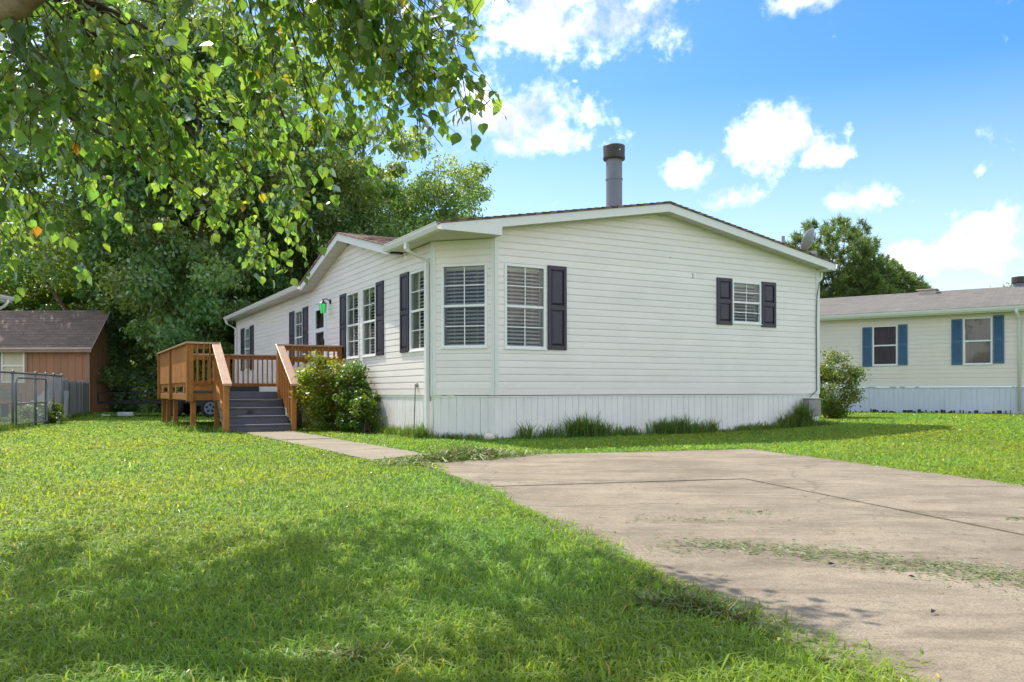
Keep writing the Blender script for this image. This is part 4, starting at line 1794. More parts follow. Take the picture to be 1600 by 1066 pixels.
# ------------------------------------------------------------------ left neighbour's corner
def build_left_home():
    N = thing('mobile_home', 'white gutter corner of a home at the left edge of the photo', 'house', (-15.2, 24.0, 0), 0)
    W = Wall((0, -14), (0, 0), [], None, .75, 3.42)
    W.side(N, M['siding'], 3.42, joined=True, name='siding')
    sh = MB()
    W.sheath(sh, 3.42)
    sh.poly([(-7, 0, .75), (0, 0, .75), (0, 0, 3.42), (-7, 0, 3.42)])
    sh.poly([(0, -14, .75), (-7, -14, .75), (-7, -14, 3.42), (0, -14, 3.42)])
    sh.build('wall', M['siding'], N)
    skirting(N, W, M['skirt'], -.1, .74)
    mb = MB()
    mb.prism([(.42, -14.3, 3.60), (-3.5, -14.3, 4.4), (-3.5, .28, 4.4), (.42, .28, 3.60)], (0, 0, .03))
    mb.build('roof', M['shingle'], N)
    MB().box(.36, .38, -14.3, .28, 3.44, 3.60).build('fascia', M['trim'], N)
    MB().box(0, .36, -14.3, .28, 3.43, 3.445).build('soffit', M['soffit'], N)
    mb = MB()
    prof = [(0, 0), (0, -.105), (.070, -.105), (.100, -.045), (.110, 0), (.102, 0), (.09, -.045), (.064, -.097), (.006, -.097), (.006, 0)]
    mb.prism([(.38+a, -14.3, 3.60+b) for a, b in prof], (0, 14.58, 0))
    mb.build('gutter', M['trim'], N)
    mb = MB()
    mb.tube([(.42, .0, 3.50), (.42, 0, 3.42), (.36, -.02, 3.32), (.10, -.05, 3.18), (.06, -.06, 3.08), (.06, -.06, .2)], .045, 8)
    mb.build('downspout', M['trim'], N, smooth=True)
    # black round dish on that roof's edge
    t = thing('satellite_dish', 'black round dish on the roof corner at the left edge of the photo', 'satellite dish', (-15.05, 23.6, 3.63), 0)
    mb = MB()
    mb.tube([(0, 0, 0), (0, 0, .55)], .02, 8)
    mb.build('mast', M['black'], t)
    mb = MB()
    mb.lathe([(.02, -.06), (.14, -.05), (.24, -.02), (.30, .03), (.29, .035), (.2, .0)], (0, 0), 20)
    o = mb.build('reflector', M['black'], t, smooth=True)
    o.location = (-.02, 0, .62)
    o.rotation_euler = (R(70), R(20), 0)


build_left_home()


# ------------------------------------------------------------------ shed
def build_shed():
    S = thing('shed', 'brown wooden shed with shingled roof and a cream window', 'shed', (-16.1, 31.2, 0), 0)
    w, dep, ze, zr = 7.0, 2.5, 2.62, 4.02
    n = 26
    hole = (-3.35, -2.45, 1.15, 2.43)
    bw = w/n
    for k in range(n):
        x0, x1 = -w+bw*k+.006, -w+bw*(k+1)-.006
        mb = MB()
        if x1 > hole[0] and x0 < hole[1]:
            mb.box(x0, x1, 0, .03, 0, hole[2])
            mb.box(x0, x1, 0, .03, hole[3], ze)
            if x0 < hole[0]:
                mb.box(x0, hole[0], 0, .03, hole[2]+.001, hole[3]-.001)
            if x1 > hole[1]:
                mb.box(hole[1], x1, 0, .03, hole[2]+.001, hole[3]-.001)
        else:
            mb.box(x0, x1, 0, .03, 0, ze)
        mb.build('wall_board', M['shed'], S)
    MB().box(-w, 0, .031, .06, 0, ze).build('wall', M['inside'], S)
    m = 9
    for k in range(m):
        y0, y1 = .03+(dep-.03)*k/m+.005, .03+(dep-.03)*(k+1)/m-.005
        MB().box(-.03, 0, y0, y1, 0, ze+.02).build('wall_board', M['shed'], S)
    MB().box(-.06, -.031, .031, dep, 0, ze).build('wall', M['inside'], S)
    mb = MB()
    mb.prism([(-.03, .0, ze+.06), (-.03, dep, ze+.06), (-.03, dep/2, zr-.10)], (.03, 0, 0))
    mb.build('gable', M['shed'], S)
    MB().box(-.02, .022, -.01, dep, ze-.03, ze+.058).build('band_board', M['shedtrim'], S)
    MB().box(-.10, .025, -.025, -.001, 0, ze-.001).build('corner_board', M['shedtrim'], S)
    # roof
    ov = .22
    k = (zr-ze)/(dep/2)
    for s in (0, 1):
        ya = -ov if s == 0 else dep+ov
        za = ze-ov*k+.09
        pts = [(-w-.2, ya, za), (.20, ya, za), (.20, dep/2, zr), (-w-.2, dep/2, zr)]
        if s:
            pts = pts[::-1]
        mb = MB()
        mb.prism([(p[0], p[1], p[2]-.03) for p in pts], (0, 0, .03))
        o = mb.build('roof', M['shedroof'], S)
        uv = o.data.uv_layers.new(name='UVMap')
        for poly in o.data.polygons:
            for li in poly.loop_indices:
                co = o.data.vertices[o.data.loops[li].vertex_index].co
                uv.data[li].uv = (co.x, math.hypot(co.y-dep/2, co.z-zr))
    # shingle courses as low steps
    mb = MB()
    nc = 12
    sl = math.hypot(dep/2+ov, zr-(ze-ov*k+.09))
    for c in range(nc):
        q0, q1 = c/nc, (c+1)/nc
        ya, yb = -ov+(dep/2+ov)*q0, -ov+(dep/2+ov)*q1
        za0 = ze-ov*k+.09
        z0, z1 = za0+(zr-za0)*q0, za0+(zr-za0)*q1
        x = -w-.2
        while x < .19:
            xe = min(.20, x+random.uniform(.25, .36))
            l = random.uniform(.012, .02)
            mb.poly([(x, ya, z0+l), (xe-.006, ya, z0+l), (xe-.006, yb, z1+.003), (x, yb, z1+.003)])
            mb.poly([(x, ya, z0), (xe-.006, ya, z0), (xe-.006, ya, z0+l), (x, ya, z0+l)])
            x = xe
    o = mb.build('shingle', M['shedroof'], S, kind='stuff')
    uv = o.data.uv_layers.new(name='UVMap')
    for poly in o.data.polygons:
        for li in poly.loop_indices:
            co = o.data.vertices[o.data.loops[li].vertex_index].co
            uv.data[li].uv = (co.x, math.hypot(co.y-dep/2, co.z-zr))
    za = ze-ov*k+.09
    MB().box(-w-.2, .20, -ov-.02, -ov-.001, za-.05, za+.012).build('drip_edge', M['drip'], S)
    MB().box(-w-.2, .19, -ov+.001, -ov+.03, za-.17, za-.052).build('fascia', M['shedtrim'], S)
    mb = MB()
    mb.prism([(.201, -ov, za-.05), (.201, -ov, za+.01), (.201, dep/2, zr+.01), (.201, dep+ov, za+.01), (.201, dep+ov, za-.05), (.201, dep/2, zr-.06)], (.02, 0, 0))
    mb.build('rake_board', M['drip'], S)
    # window
    x0, x1, z0, z1 = hole
    mb = MB()
    for a in (x0-.10, x1):
        mb.box(a, a+.10, -.03, -.001, z0-.1, z1+.1)
    mb.box(x0, x1, -.03, -.001, z1, z1+.1)
    mb.box(x0, x1, -.03, -.001, z0-.1, z0)
    wn = mb.build('window', M['shedtrim'], S)
    mb = MB()
    for a, b, c, d in ((x0, x0+.06, z0, z1), (x1-.06, x1, z0, z1), (x0+.06, x1-.06, z1-.06, z1), (x0+.06, x1-.06, z0, z0+.06), (x0+.06, x1-.06, (z0+z1)/2-.03, (z0+z1)/2+.03)):
        mb.box(a, b, -.02, .02, c, d)
    mb.build('sash', M['frame'], wn)
    mb = MB()
    z = z0+.07
    while z < z1-.1:
        mb.poly([(x0+.06, .010, z), (x1-.06, .010, z), (x1-.06, .022, z+.075), (x0+.06, .022, z+.075)])
        z += .074
    mb.build('blind', M['cream'], wn)


build_shed()


# ------------------------------------------------------------------ fences
def build_fences():
    A, B_ = Vector((-10.35, 16.4)), Vector((-11.55, 21.0))
    d = (B_-A).normalized()
    C_ = A-d*9.0
    Lf = (B_-C_).length
    t = thing('chain_link_fence', 'grey chain link fence with a gate on the left of the lawn', 'fence', (C_.x, C_.y, 0), math.atan2(d.y, d.x))
    zt = 1.21
    posts = [0, 2.2, 4.4, 6.6, 8.85, 10.05, 11.6, 12.4, 13.05, Lf]
    for x in posts:
        mb = MB()
        mb.tube([(x, 0, -.1), (x, 0, zt+.01)], .029, 10)
        mb.lathe([(.04, zt+.01), (.035, zt+.04), (.01, zt+.055)], (x, 0), 10)
        mb.build('post', M['galv'], t, smooth=True)
    mb = MB()
    mb.tube([(0, 0, zt), (Lf, 0, zt)], .022, 8)
    mb.build('top_rail', M['galv'], t, smooth=True)
    # gate frame with rounded corners
    ga, gb, gh = 10.12, 12.32, 1.10
    pts = []
    rr = .16
    for cx, cz, a0 in ((ga+rr, gh-rr, 180), (gb-rr, gh-rr, 90), ):
        for k in range(7):
            a = R(a0-90*k/6)
            pts.append((cx+rr*math.cos(a), -.045, cz+rr*math.sin(a)))
    pts = [(ga, -.045, .10)]+pts+[(gb, -.045, .10), (ga, -.045, .10)]
    mb = MB()
    mb.tube(pts, .017, 8)
    mb.tube([(ga, -.045, .55), (gb, -.045, .55)], .016, 8)
    mb.build('gate_frame', M['galv'], t, smooth=True)
    # woven wire
    mb = MB()
    s = .055
    r_ = .0022
    def wire(x0, z0, x1, z1, y):
        mb.hexa([(x0-r_, y-r_, z0), (x0+r_, y-r_, z0), (x0+r_, y+r_, z0), (x0-r_, y+r_, z0), (x1-r_, y-r_, z1), (x1+r_, y-r_, z1), (x1+r_, y+r_, z1), (x1-r_, y+r_, z1)])
    h = zt-.06
    x = -h
    while x < Lf:
        xa, xb = max(0, x), min(Lf, x+h)
        if xb > xa:
            wire(xa, .04+(xa-x), xb, .04+(xb-x), .012)
            wire(xa, .04+h-(xa-x), xb, .04+h-(xb-x), -.012)
        x += s*1.3
    mb.build('chain_link', M['galv'], t, kind='stuff')
    # weathered picket fence
    P, Q = Vector((-12.30, 22.05)), Vector((-15.15, 29.3))
    d = (Q-P).normalized()
    L_ = (Q-P).length
    t = thing('picket_fence', 'weathered grey wooden picket fence running to the brown shed', 'fence', (P.x, P.y, 0), math.atan2(d.y, d.x))
    n = 52
    meshes = []
    pm = [M['picket'], mat('dark_picket', (.115, .115, .118), .85, .25, 5, .5, 40, stretch=(6, 6, .5)), mat('pale_picket', (.27, .275, .28), .85, .2, 5, .5, 40, stretch=(6, 6, .5))]
    for v in range(6):
        mb = MB()
        h = random.uniform(1.06, 1.20)
        wd = .105
        mb.prism([(0, 0, .0), (wd, 0, .0), (wd, 0, h-.05), (wd-.035, 0, h), (.035, 0, h), (0, 0, h-.05)], (0, .02, 0))
        meshes.append(mb.mesh('picket', pm[v % 3]))
    for k in range(n):
        o = link_mesh('picket', meshes[random.randrange(6)], t)
        o.location = (L_*k/n, -.022+random.uniform(-.004, .004), random.uniform(-.03, .01))
        o.rotation_euler = (0, R(random.uniform(-1.2, 1.2)), 0)
    for z in (.30, .90):
        MB().box(0, L_, .02, .06, z, z+.08).build('fence_rail', M['picket'], t)
    for k in range(4):
        x = L_*k/3
        MB().box(x-.05, x+.05, .062, .15, -.1, 1.12).build('post', M['picket'], t)
    # rusty post between the fences
    mb = MB()
    mb.box(-.05, .05, -.05, .05, -.1, 1.22)
    mb.box(-.09, -.05, -.04, .0, .95, 1.02)
    mb.box(-.09, -.05, -.04, .0, .18, .25)
    o = mb.build('fence_post', M['rust'], bevel=.006)
    o.location = (-12.05, 21.75, 0)
    tag(o, 'dark rusty post between the chain link gate and picket fence', 'post')
    # things stacked behind the fence
    mb = MB()
    nn = 14
    for k in range(nn):
        xa, xb = -.38+.76*k/nn, -.38+.76*(k+1)/nn
        oa = .012*(k % 2)
        mb.poly([(xa, oa, 0), (xb, .012-oa, 0), (xb, .012-oa+.12, .80), (xa, oa+.12, .80)])
    o = mb.build('corrugated_sheet', M['white'])
    md = o.modifiers.new('solid', 'SOLIDIFY')
    md.thickness = .004
    o.location = (-13.05, 23.3, .02)
    tag(o, 'white corrugated sheet standing behind the chain link fence', 'sheet')
    mb = MB()
    mb.box(-.75, .75, -.02, .02, -.10, .10)
    o = mb.build('plank', M['white'], bevel=.004)
    o.location = (-13.95, 23.8, .42)
    o.rotation_euler = (0, R(-34), 0)
    tag(o, 'pale plank leaning at an angle behind the chain link fence', 'plank')
    MBb = MB()
    MBb.box(-.09, .09, -.09, .09, -.1, .78)
    o = MBb.build('wooden_post', M['raw_wood'], bevel=.01)
    o.location = (-14.6, 24.2, 0)
    tag(o, 'short pale wooden post behind the chain link fence', 'post')
    t = thing('bench', 'dark bench in the yard behind the chain link fence', 'bench', (-16.6, 25.2, 0), .1)
    for k in range(3):
        MB().box(-1.1, 1.1, -.2+k*.14, -.2+k*.14+.12, .42, .46).build('seat_board', M['galv'], t)
    for k in range(3):
        MB().box(-1.1, 1.1, .24, .27, .56+k*.13, .56+k*.13+.10).build('back_board', M['galv'], t)
    for x in (-.9, .9):
        MB().box(x-.04, x+.04, -.2, .236, -.02, .418).build('leg', M['galv'], t)


build_fences()


# ------------------------------------------------------------------ trailer in the shade
def build_trailer():
    t = thing('utility_trailer', 'dark utility trailer parked in the shade behind the deck', 'trailer', (-11.6, 26.6, 0), R(4))
    fm = M['black']
    mb = MB()
    mb.box(-1.5, 1.5, -.7, .7, .42, .47)
    mb.build('bed', mat('trailer_bed', (.10, .07, .05), .9, .3, 6), t)
    for y in (-.72, .70):
        MB().box(-1.5, 1.5, y, y+.03, .44, .50).build('side_rail', fm, t)
        MB().box(-1.5, 1.5, y, y+.03, .74, .78).build('side_rail', fm, t)
    for x in (-1.5, -.75, 0, .75, 1.47):
        for y in (-.72, .70):
            MB().box(x, x+.03, y, y+.03, .50, .74).build('stanchion', fm, t)
    MB().box(1.5, 2.5, -.04, .04, .40, .46).build('tongue', fm, t)
    MB().box(2.30, 2.36, -.03, .03, -.02, .40).build('jack', fm, t)
    for y in (-.86, .86):
        mb = MB()
        mb.lathe([(.12, -.08), (.27, -.085), (.30, -.05), (.30, .05), (.27, .085), (.12, .08)], (0, 0), 24)
        w = mb.build('wheel', M['tyre'], t)
        w.location = (.88, y, .29)
        w.rotation_euler = (R(90), 0, 0)
        mb = MB()
        mb.lathe([(.17, -.07), (.16, -.084), (.06, -.075), (.04, -.095), (.0, -.095)] if y > 0 else [(.0, .095), (.04, .095), (.06, .075), (.16, .084), (.17, .07)], (0, 0), 20)
        mb.build('rim', M['rust'], w)
    # second, boxy trailer with a pale rim further right
    t = thing('cargo_trailer', 'dark boxy trailer with pale wheel rim seen under the deck', 'trailer', (-8.9, 25.4, 0), R(2))
    MB().box(-.9, 1.6, -.1, 1.2, .34, 1.0).build('body', fm, t, bevel=.03)
    for x in (-.35,):
        mb = MB()
        mb.lathe([(.10, -.08), (.26, -.085), (.30, -.05), (.30, .05), (.26, .085), (.10, .08)], (0, 0), 24)
        w = mb.build('wheel', M['tyre'], t)
        w.location = (x, -.22, .29)
        w.rotation_euler = (R(90), 0, 0)
        mb = MB()
        mb.lathe([(0, .10), (.05, .10), (.07, .08), (.19, .088), (.20, .07)], (0, 0), 22)
        r_ = mb.build('rim', M['rim'], w)
        for k in range(5):
            th = 2*math.pi*k/5
            mb = MB()
            mb.box(-.03, .03, .07, .15, .086, .093)
            s_ = mb.build('rim_slot', M['tyre'], w)
            s_.rotation_euler = (0, 0, th)
    MB().box(-.65, -.02, -.32, -.10, .64, .67).build('fender', fm, t)
    # white and blue scraps lying on the grass
    for i, (x, y, s, lab) in enumerate(((-11.95, 25.2, .22, 'white crumpled bag lying in front of the dark trailer'), (-12.6, 25.3, .10, 'small white scrap lying left of the crumpled bag'))):
        mb = MB()
        for k in range(7):
            a, b = rng.uniform(-s, s, 2)
            mb.box(a, a+s*.9, b*.3, b*.3+s*.3, 0, s*rng.uniform(.25, .6))
        o = mb.build('bag', M['white'], bevel=.01)
        o.location = (x, y, .05)
        tag(o, lab, 'bag')


build_trailer()


# ------------------------------------------------------------------ foliage machinery
def leaf_quads(P, Nrm, size, rng, asp=.62, droop=None):
    """rhombic two-triangle leaves at points P with normals Nrm"""
    n = len(P)
    r = rng.normal(size=(n, 3))
    if droop is not None:
        r = r*(1-droop)+np.array([0, 0, -1.0])*droop*1.6
    T = r-Nrm*np.sum(r*Nrm, 1, keepdims=True)
    T /= np.linalg.norm(T, axis=1, keepdims=True)+1e-9
    Bn = np.cross(Nrm, T)
    s = size[:, None] if np.ndim(size) else size
    a = P-T*s*.5
    b = P+Bn*s*.5*asp-T*s*.06+Nrm*s*.06
    c = P+T*s*.55-Nrm*s*.08
    d = P-Bn*s*.5*asp-T*s*.06+Nrm*s*.06
    V = np.stack([a, b, c, d], 1).reshape(-1, 3)
    F = np.arange(n*4)
    return V, F, np.full(n, 4)


def unit(a):
    return a/(np.linalg.norm(a, axis=1, keepdims=True)+1e-9)


def crown_mesh(name, rng, rx, ry, z0, z1, nclump, nleaf, size, m, cl=(.5, 1.0), tintbase=(1, 1, 1), bottom=.25, up=.5, shape=.6, tvar=.25, loose=0.0):
    """crown: clumps through an uneven envelope"""
    C = []
    h = z1-z0
    while len(C) < nclump:
        q = rng.uniform(-1, 1, 3)
        zt = (q[2]+1)/2
        # envelope radius by height
        env = (math.sin(math.pi*min(1, (zt*.86+.10)))**shape)*(1.0+.16*math.sin(3*math.atan2(q[1], q[0])+zt*5))
        rr = math.hypot(q[0], q[1])
        if rr < env and rng.uniform() < .25+.75*(rr/env)**1.2:
            C.append((q[0]*rx, q[1]*ry, z0+zt*h))
    C = np.array(C)
    R_ = rng.uniform(cl[0], cl[1], nclump)
    idx = rng.integers(0, nclump, nleaf)
    dirs = unit(rng.normal(size=(nleaf, 3)))
    rad = rng.uniform(.15, 1, nleaf)**.5
    flat = np.array([1, 1, .62])
    off = dirs*(rad*R_[idx])[:, None]*flat
    if loose:
        lo = rng.uniform(size=nleaf) < loose
        off[lo] *= rng.uniform(1.0, 1.7, (lo.sum(), 1))
    P = C[idx]+off
    N_ = unit(dirs*.5+rng.normal(size=(nleaf, 3))*.7+np.array([0, 0, up]))
    S = size*rng.uniform(.65, 1.3, nleaf)
    V, F, cnt = leaf_quads(P, N_, S, rng, .6)
    tc = rng.uniform(1-tvar, 1+tvar, nclump)[idx]*rng.uniform(.8, 1.2, nleaf)
    warm = rng.uniform(.85, 1.25, nclump)[idx]
    T = np.stack([tc*warm*tintbase[0], tc*tintbase[1], tc/warm*tintbase[2]], 1)
    return np_mesh(name, V, F, cnt, m, T), C


def trunk_mesh(name, rng, h, r, C, m, nlimb=9, n=9):
    mb = MB()
    pts, rad = [], []
    x = y = 0
    for k in range(7):
        q = k/6
        pts.append((x, y, h*q-.15))
        rad.append(r*(1-.75*q)*(1.25 if k == 0 else 1))
        x += rng.uniform(-.12, .12)
        y += rng.uniform(-.12, .12)
    mb.tube(pts, rad, n)
    for i in rng.choice(len(C), min(nlimb, len(C)), replace=False):
        c = Vector(C[i])
        k = min(5, max(1, int(6*max(0.15, (c.z-1.8)/h))))
        s = Vector(pts[k])
        mid = s.lerp(c, .5)+Vector((0, 0, -.15))
        mb.tube([s, mid, c], [rad[k]*.55, rad[k]*.34, .015], 6)
    return mb.mesh(name, m, True)


# ------------------------------------------------------------------ wood behind the house
def build_wood():
    var = []
    for i in range(3):
        r2 = np.random.default_rng(100+i)
        cm, C = crown_mesh('crown', r2, 3.6, 3.4, 1.2, 11.6, 130, 62000, .155, M['leaf_bg'], (.5, 1.05), shape=.42, tvar=.22, loose=.25, up=.35)
        tm = trunk_mesh('trunk', r2, 9.5, .16, C, M['bark'], 14)
        var.append((cm, tm))
    # x, y, z-scale, xy-scale, variant
    spots = [
        (-3.0, 36.5, .94, .80, 0, 'rightmost tall tree of the wood, rising above the flue side of the roof'),
        (-6.6, 36.0, 1.06, 1.0, 1, 'tall dense tree of the wood rising above the dormer gable'),
        (-11.0, 36.5, 1.35, 1.15, 2, 'tall dense tree of the wood above the far end of the house'),
        (-12.8, 32.8, 1.4, 1.2, 0, 'tall dense tree of the wood directly behind the deck'),
        (-17.6, 35.0, 1.85, 1.42, 1, 'tall tree of the wood behind the right end of the shed roof'),
        (-24.0, 38.6, .72, 1.1, 2, 'shorter tree of the wood behind the middle of the shed roof'),
        (-29.0, 39.0, .84, 1.1, 0, 'shorter tree of the wood at the left edge behind the shed'),
    ]
    G = 'trees of the wood'
    for (x, y, sz, sx, v, lab) in spots:
        t = thing('tree', lab, 'tree', (x, y, -.05), rng.uniform(0, 6.28), G)
        for nm, me in (('crown', var[v][0]), ('trunk', var[v][1])):
            o = link_mesh(nm, me, t)
            o.scale = (sx, sx, sz)
            if x == -17.6:           # this one has lost its low boughs over the shed
                o.location.z = 3.2 if nm == 'crown' else 0
                o.scale.z = sz-.3 if nm == 'crown' else sz
    for i, (x, y, sz, sx, v) in enumerate(((-8.5, 42.5, 1.05, 1.15, 2), (-13.5, 43, 1.12, 1.2, 1), (-18.5, 44, 1.1, 1.2, 0), (-23.5, 45, 1.0, 1.2, 1), (-29, 46, .95, 1.2, 2), (-34.5, 44, .95, 1.2, 0), (-2.5, 44, .78, 1.0, 1))):
        t = thing('tree', 'tall tree standing in the second row of the wood behind the house', 'tree', (x, y, -.05), rng.uniform(0, 6.28), 'second row of the wood')
        for nm, me in (('crown', var[v][0]), ('trunk', var[v][1])):
            o = link_mesh(nm, me, t)
            o.scale = (sx, sx, sz)
    # loose outer branches of the right-hand tree
    # shrubs under the trees
    r2 = np.random.default_rng(55)
    cm, C = crown_mesh('foliage', r2, 1.9, 1.5, .1, 3.9, 46, 16000, .13, M['leaf_bg'], (.4, .8), shape=.35, tvar=.25, loose=.2)
    sm = trunk_mesh('stem', r2, 2.4, .05, C, M['bark'], 8, 6)
    for i, (x, y, s, lab) in enumerate(((-13.6, 32.8, 1.0, 'dark shrub between the shed and the deck, nearest the shed'), (-11.4, 32.2, 1.05, 'dark shrub behind the trailer and left of the deck'), (-15.1, 33.6, 1.05, 'ivy laden shrub hugging the right side of the shed'),
                                        (-9.7, 33.4, 1.1, 'dark shrub seen above the deck railing'), (-12.6, 34.6, 1.25, 'tall dark shrub behind the trailer'), (-17.8, 35.0, 1.15, 'tall dark shrub behind the shed'), (-20.5, 35.2, 1.1, 'dark shrub showing over the middle of the shed roof'), (-24.0, 35.4, 1.1, 'dark shrub showing over the left of the shed roof'))):
        t = thing('shrub', lab, 'shrub', (x, y, 0), rng.uniform(0, 6.28), 'shrubs under the wood')
        for nm, me in (('foliage', cm), ('stem', sm)):
            o = link_mesh(nm, me, t)
            o.scale = (s, s, s)
    # ivy climbing the shed side
    P = np.stack([np.full(2600, -16.05)+np.abs(r2.normal(0, .10, 2600)), r2.uniform(32.6, 33.9, 2600), r2.uniform(0, 4.3, 2600)], 1)
    P[:, 1] += np.clip((P[:, 2]-2.4)*-.25, -.6, .3)
    N_ = unit(np.array([.8, -.4, .2])+r2.normal(size=P.shape)*.5)
    V, F, c = leaf_quads(P, N_, r2.uniform(.09, .17, len(P)), r2, .8, .5)
    T = np.repeat(r2.uniform(.7, 1.1, (len(P), 1)), 3, 1)
    o = link_mesh('ivy', np_mesh('ivy', V, F, c, M['leaf_bg'], T))
    tag(o, 'ivy climbing the shaded right side of the brown shed', 'ivy')


build_wood()


# ------------------------------------------------------------------ pines and far trees on the right
def build_pines():
    def pine_crown(seed, rx, z0, z1, nt, per):
        r2 = np.random.default_rng(seed)
        C = []
        while len(C) < nt:
            q = r2.uniform(-1, 1, 3)
            zt = (q[2]+1)/2
            env = math.sin(math.pi*(.10+.82*zt))**.6
            rr = math.hypot(q[0], q[1])
            if rr < env*1.05*(1+.18*math.sin(4*math.atan2(q[1], q[0])+7*zt)) and r2.uniform() < .28+.72*(rr/env)**2:
                C.append((q[0]*rx, q[1]*rx, z0+zt*(z1-z0)))
        C = np.array(C)
        idx = np.repeat(np.arange(nt), per)
        n = len(idx)
        out = unit(C*np.array([1, 1, 0])+r2.normal(size=C.shape)*.25*rx)
        ax = unit(out*.75+np.array([0, 0, .75])+r2.normal(size=C.shape)*.35)
        dirs = unit(ax[idx]*.75+r2.normal(size=(n, 3))*.75)
        L_ = r2.uniform(.16, .30, n)
        base = C[idx]+ax[idx]*r2.uniform(-.16, .16, n)[:, None]+r2.normal(0, .05, (n, 3))
        side = unit(np.cross(dirs, r2.normal(size=(n, 3))))
        wv = (.017*r2.uniform(.7, 1.4, n))[:, None]
        a, b = base-side*wv, base+side*wv
        tip = base+dirs*L_[:, None]
        c = tip+side*wv*.5
        d = tip-side*wv*.5
        V = np.stack([a, b, c, d], 1).reshape(-1, 3)
        tt = r2.uniform(.75, 1.3, nt)[idx]*r2.uniform(.8, 1.2, n)
        T = np.stack([tt*.95, tt, tt*.9], 1)
        return np_mesh('crown', V, np.arange(n*4), np.full(n, 4), M['leaf_pine'], T), C
    A = pine_crown(11, 2.7, 3.6, 10.0, 900, 60)
    B = pine_crown(12, 1.6, 2.6, 8.6, 560, 60)
    tA = trunk_mesh('trunk', np.random.default_rng(3), 9.2, .17, A[1], M['bark'], 26, 7)
    tB = trunk_mesh('trunk', np.random.default_rng(4), 7.6, .13, B[1], M['bark'], 20, 7)
    for (x, y, z, cr, tr, s, lab) in ((17.3, 44.5, -.1, A, tA, 1.0, 'tallest round topped pine rising behind the satellite dish'),
                                      (20.2, 46, -.1, A, tA, .83, 'pine right of the tallest one, behind the cream home'),
                                      (18.6, 42.5, -.1, B, tB, .88, 'pine with a pointed top just left of the roof vent'),
                                      (21.6, 45.5, -.1, B, tB, .86, 'low pine at the right end of the row behind the cream home'),
                                      (16.0, 45.5, -.1, B, tB, .9, 'pine half hidden by the white eave'),
                                      (23.0, 46.5, -.1, B, tB, .80, 'lowest pine, last on the right beside the roof vent')):
        t = thing('pine_tree', lab, 'pine', (x, y, z), rng.uniform(0, 6), 'pines behind the cream home')
        for nm, me in (('crown', cr[0]), ('trunk', tr)):
            o = link_mesh(nm, me, t)
            o.scale = (s, s, s)
    r2 = np.random.default_rng(77)
    cm, C = crown_mesh('crown', r2, 2.6, 2.4, 1.6, 6.4, 60, 9000, .20, M['leaf_bush'], (.4, .9), tvar=.2, loose=.35)
    tm = trunk_mesh('trunk', r2, 5, .12, C, M['bark'], 10)
    for (x, y, s, lab) in ((27.2, 44, 1.0, 'pale green tree top peeping over the right end of the cream home'), (23.4, 50, .98, 'small leafy tree top beside the roof vent of the cream home')):
        t = thing('tree', lab, 'tree', (x, y, -.2), rng.uniform(0, 6))
        for nm, me in (('crown', cm), ('trunk', tm)):
            o = link_mesh(nm, me, t)
            o.scale = (s, s, s)


build_pines()


# ------------------------------------------------------------------ bushes
def build_bushes():
    def bush(name, label, loc, rx, ry, h, n, size, seed, mtl, tint, lo=.05, clumps=60, cl=(.12, .26), tvar=.2, shape=.5, loose=.15, up=.5):
        r2 = np.random.default_rng(seed)
        cm, C = crown_mesh('foliage', r2, rx, ry, lo, h, clumps, n, size, mtl, cl, tint, shape=shape, tvar=tvar, loose=loose, up=up)
        t = thing(name, label, 'bush', loc, 0)
        link_mesh('foliage', cm, t)
        mb = MB()
        for k in range(18):
            c = Vector(C[r2.integers(0, len(C))])
            b = Vector((r2.uniform(-.15, .15), r2.uniform(-.15, .15), -.05))
            mb.tube([b, b.lerp(c, .55)+Vector((0, 0, .08)), c], [.016, .010, .004], 5)
        mb.build('stem', M['twig'], t)
    a = hw(-.74, 4.55)
    bush('bush', 'yellow green leafy bush in front of the deck railing', (a[0], a[1], 0), .46, .52, 1.52, 11000, .058, 21, M['leaf_bush'], (1.55, 1.38, .85), clumps=80, cl=(.14, .27), shape=.42)
    b = hw(-.32, 3.9)
    bush('bush', 'darker green bush against the white wall, right of the yellow green one', (b[0], b[1], 0), .26, .50, 1.36, 7000, .060, 22, M['leaf_bush'], (.72, .95, .75), clumps=60, cl=(.12, .24), shape=.42)
    c = hw(-.34, 3.15)
    bush('bush', 'low dark green bush nearest the white skirting', (c[0], c[1], 0), .24, .45, .80, 4200, .055, 23, M['leaf_bush'], (.7, .9, .7), clumps=40, cl=(.10, .2), shape=.4)
    bush('bush', 'tall thin leaved green bush at the right corner of the white house', (7.95, 20.4, .10), .66, .7, 1.62, 10000, .060, 24, M['leaf_bush'], (1.05, 1.08, 1.0), clumps=90, cl=(.14, .28), shape=.42, loose=.35, up=.9)
    bush('bush', 'small weedy bush beside the chain link gate', (-11.55, 20.2, 0), .42, .5, .55, 2600, .07, 25, M['leaf_bush'], (1.0, 1.15, .8), clumps=30, cl=(.1, .2), loose=.3)


build_bushes()


# ------------------------------------------------------------------ overhanging tree in the foreground
def in_poly(x, y, poly):
    inside = np.zeros(len(x), bool)
    j = len(poly)-1
    for i in range(len(poly)):
        xi, yi = poly[i]
        xj, yj = poly[j]
        c = ((yi > y) != (yj > y)) & (x < (xj-xi)*(y-yi)/(yj-yi+1e-12)+xi)
        inside ^= c
        j = i
    return inside


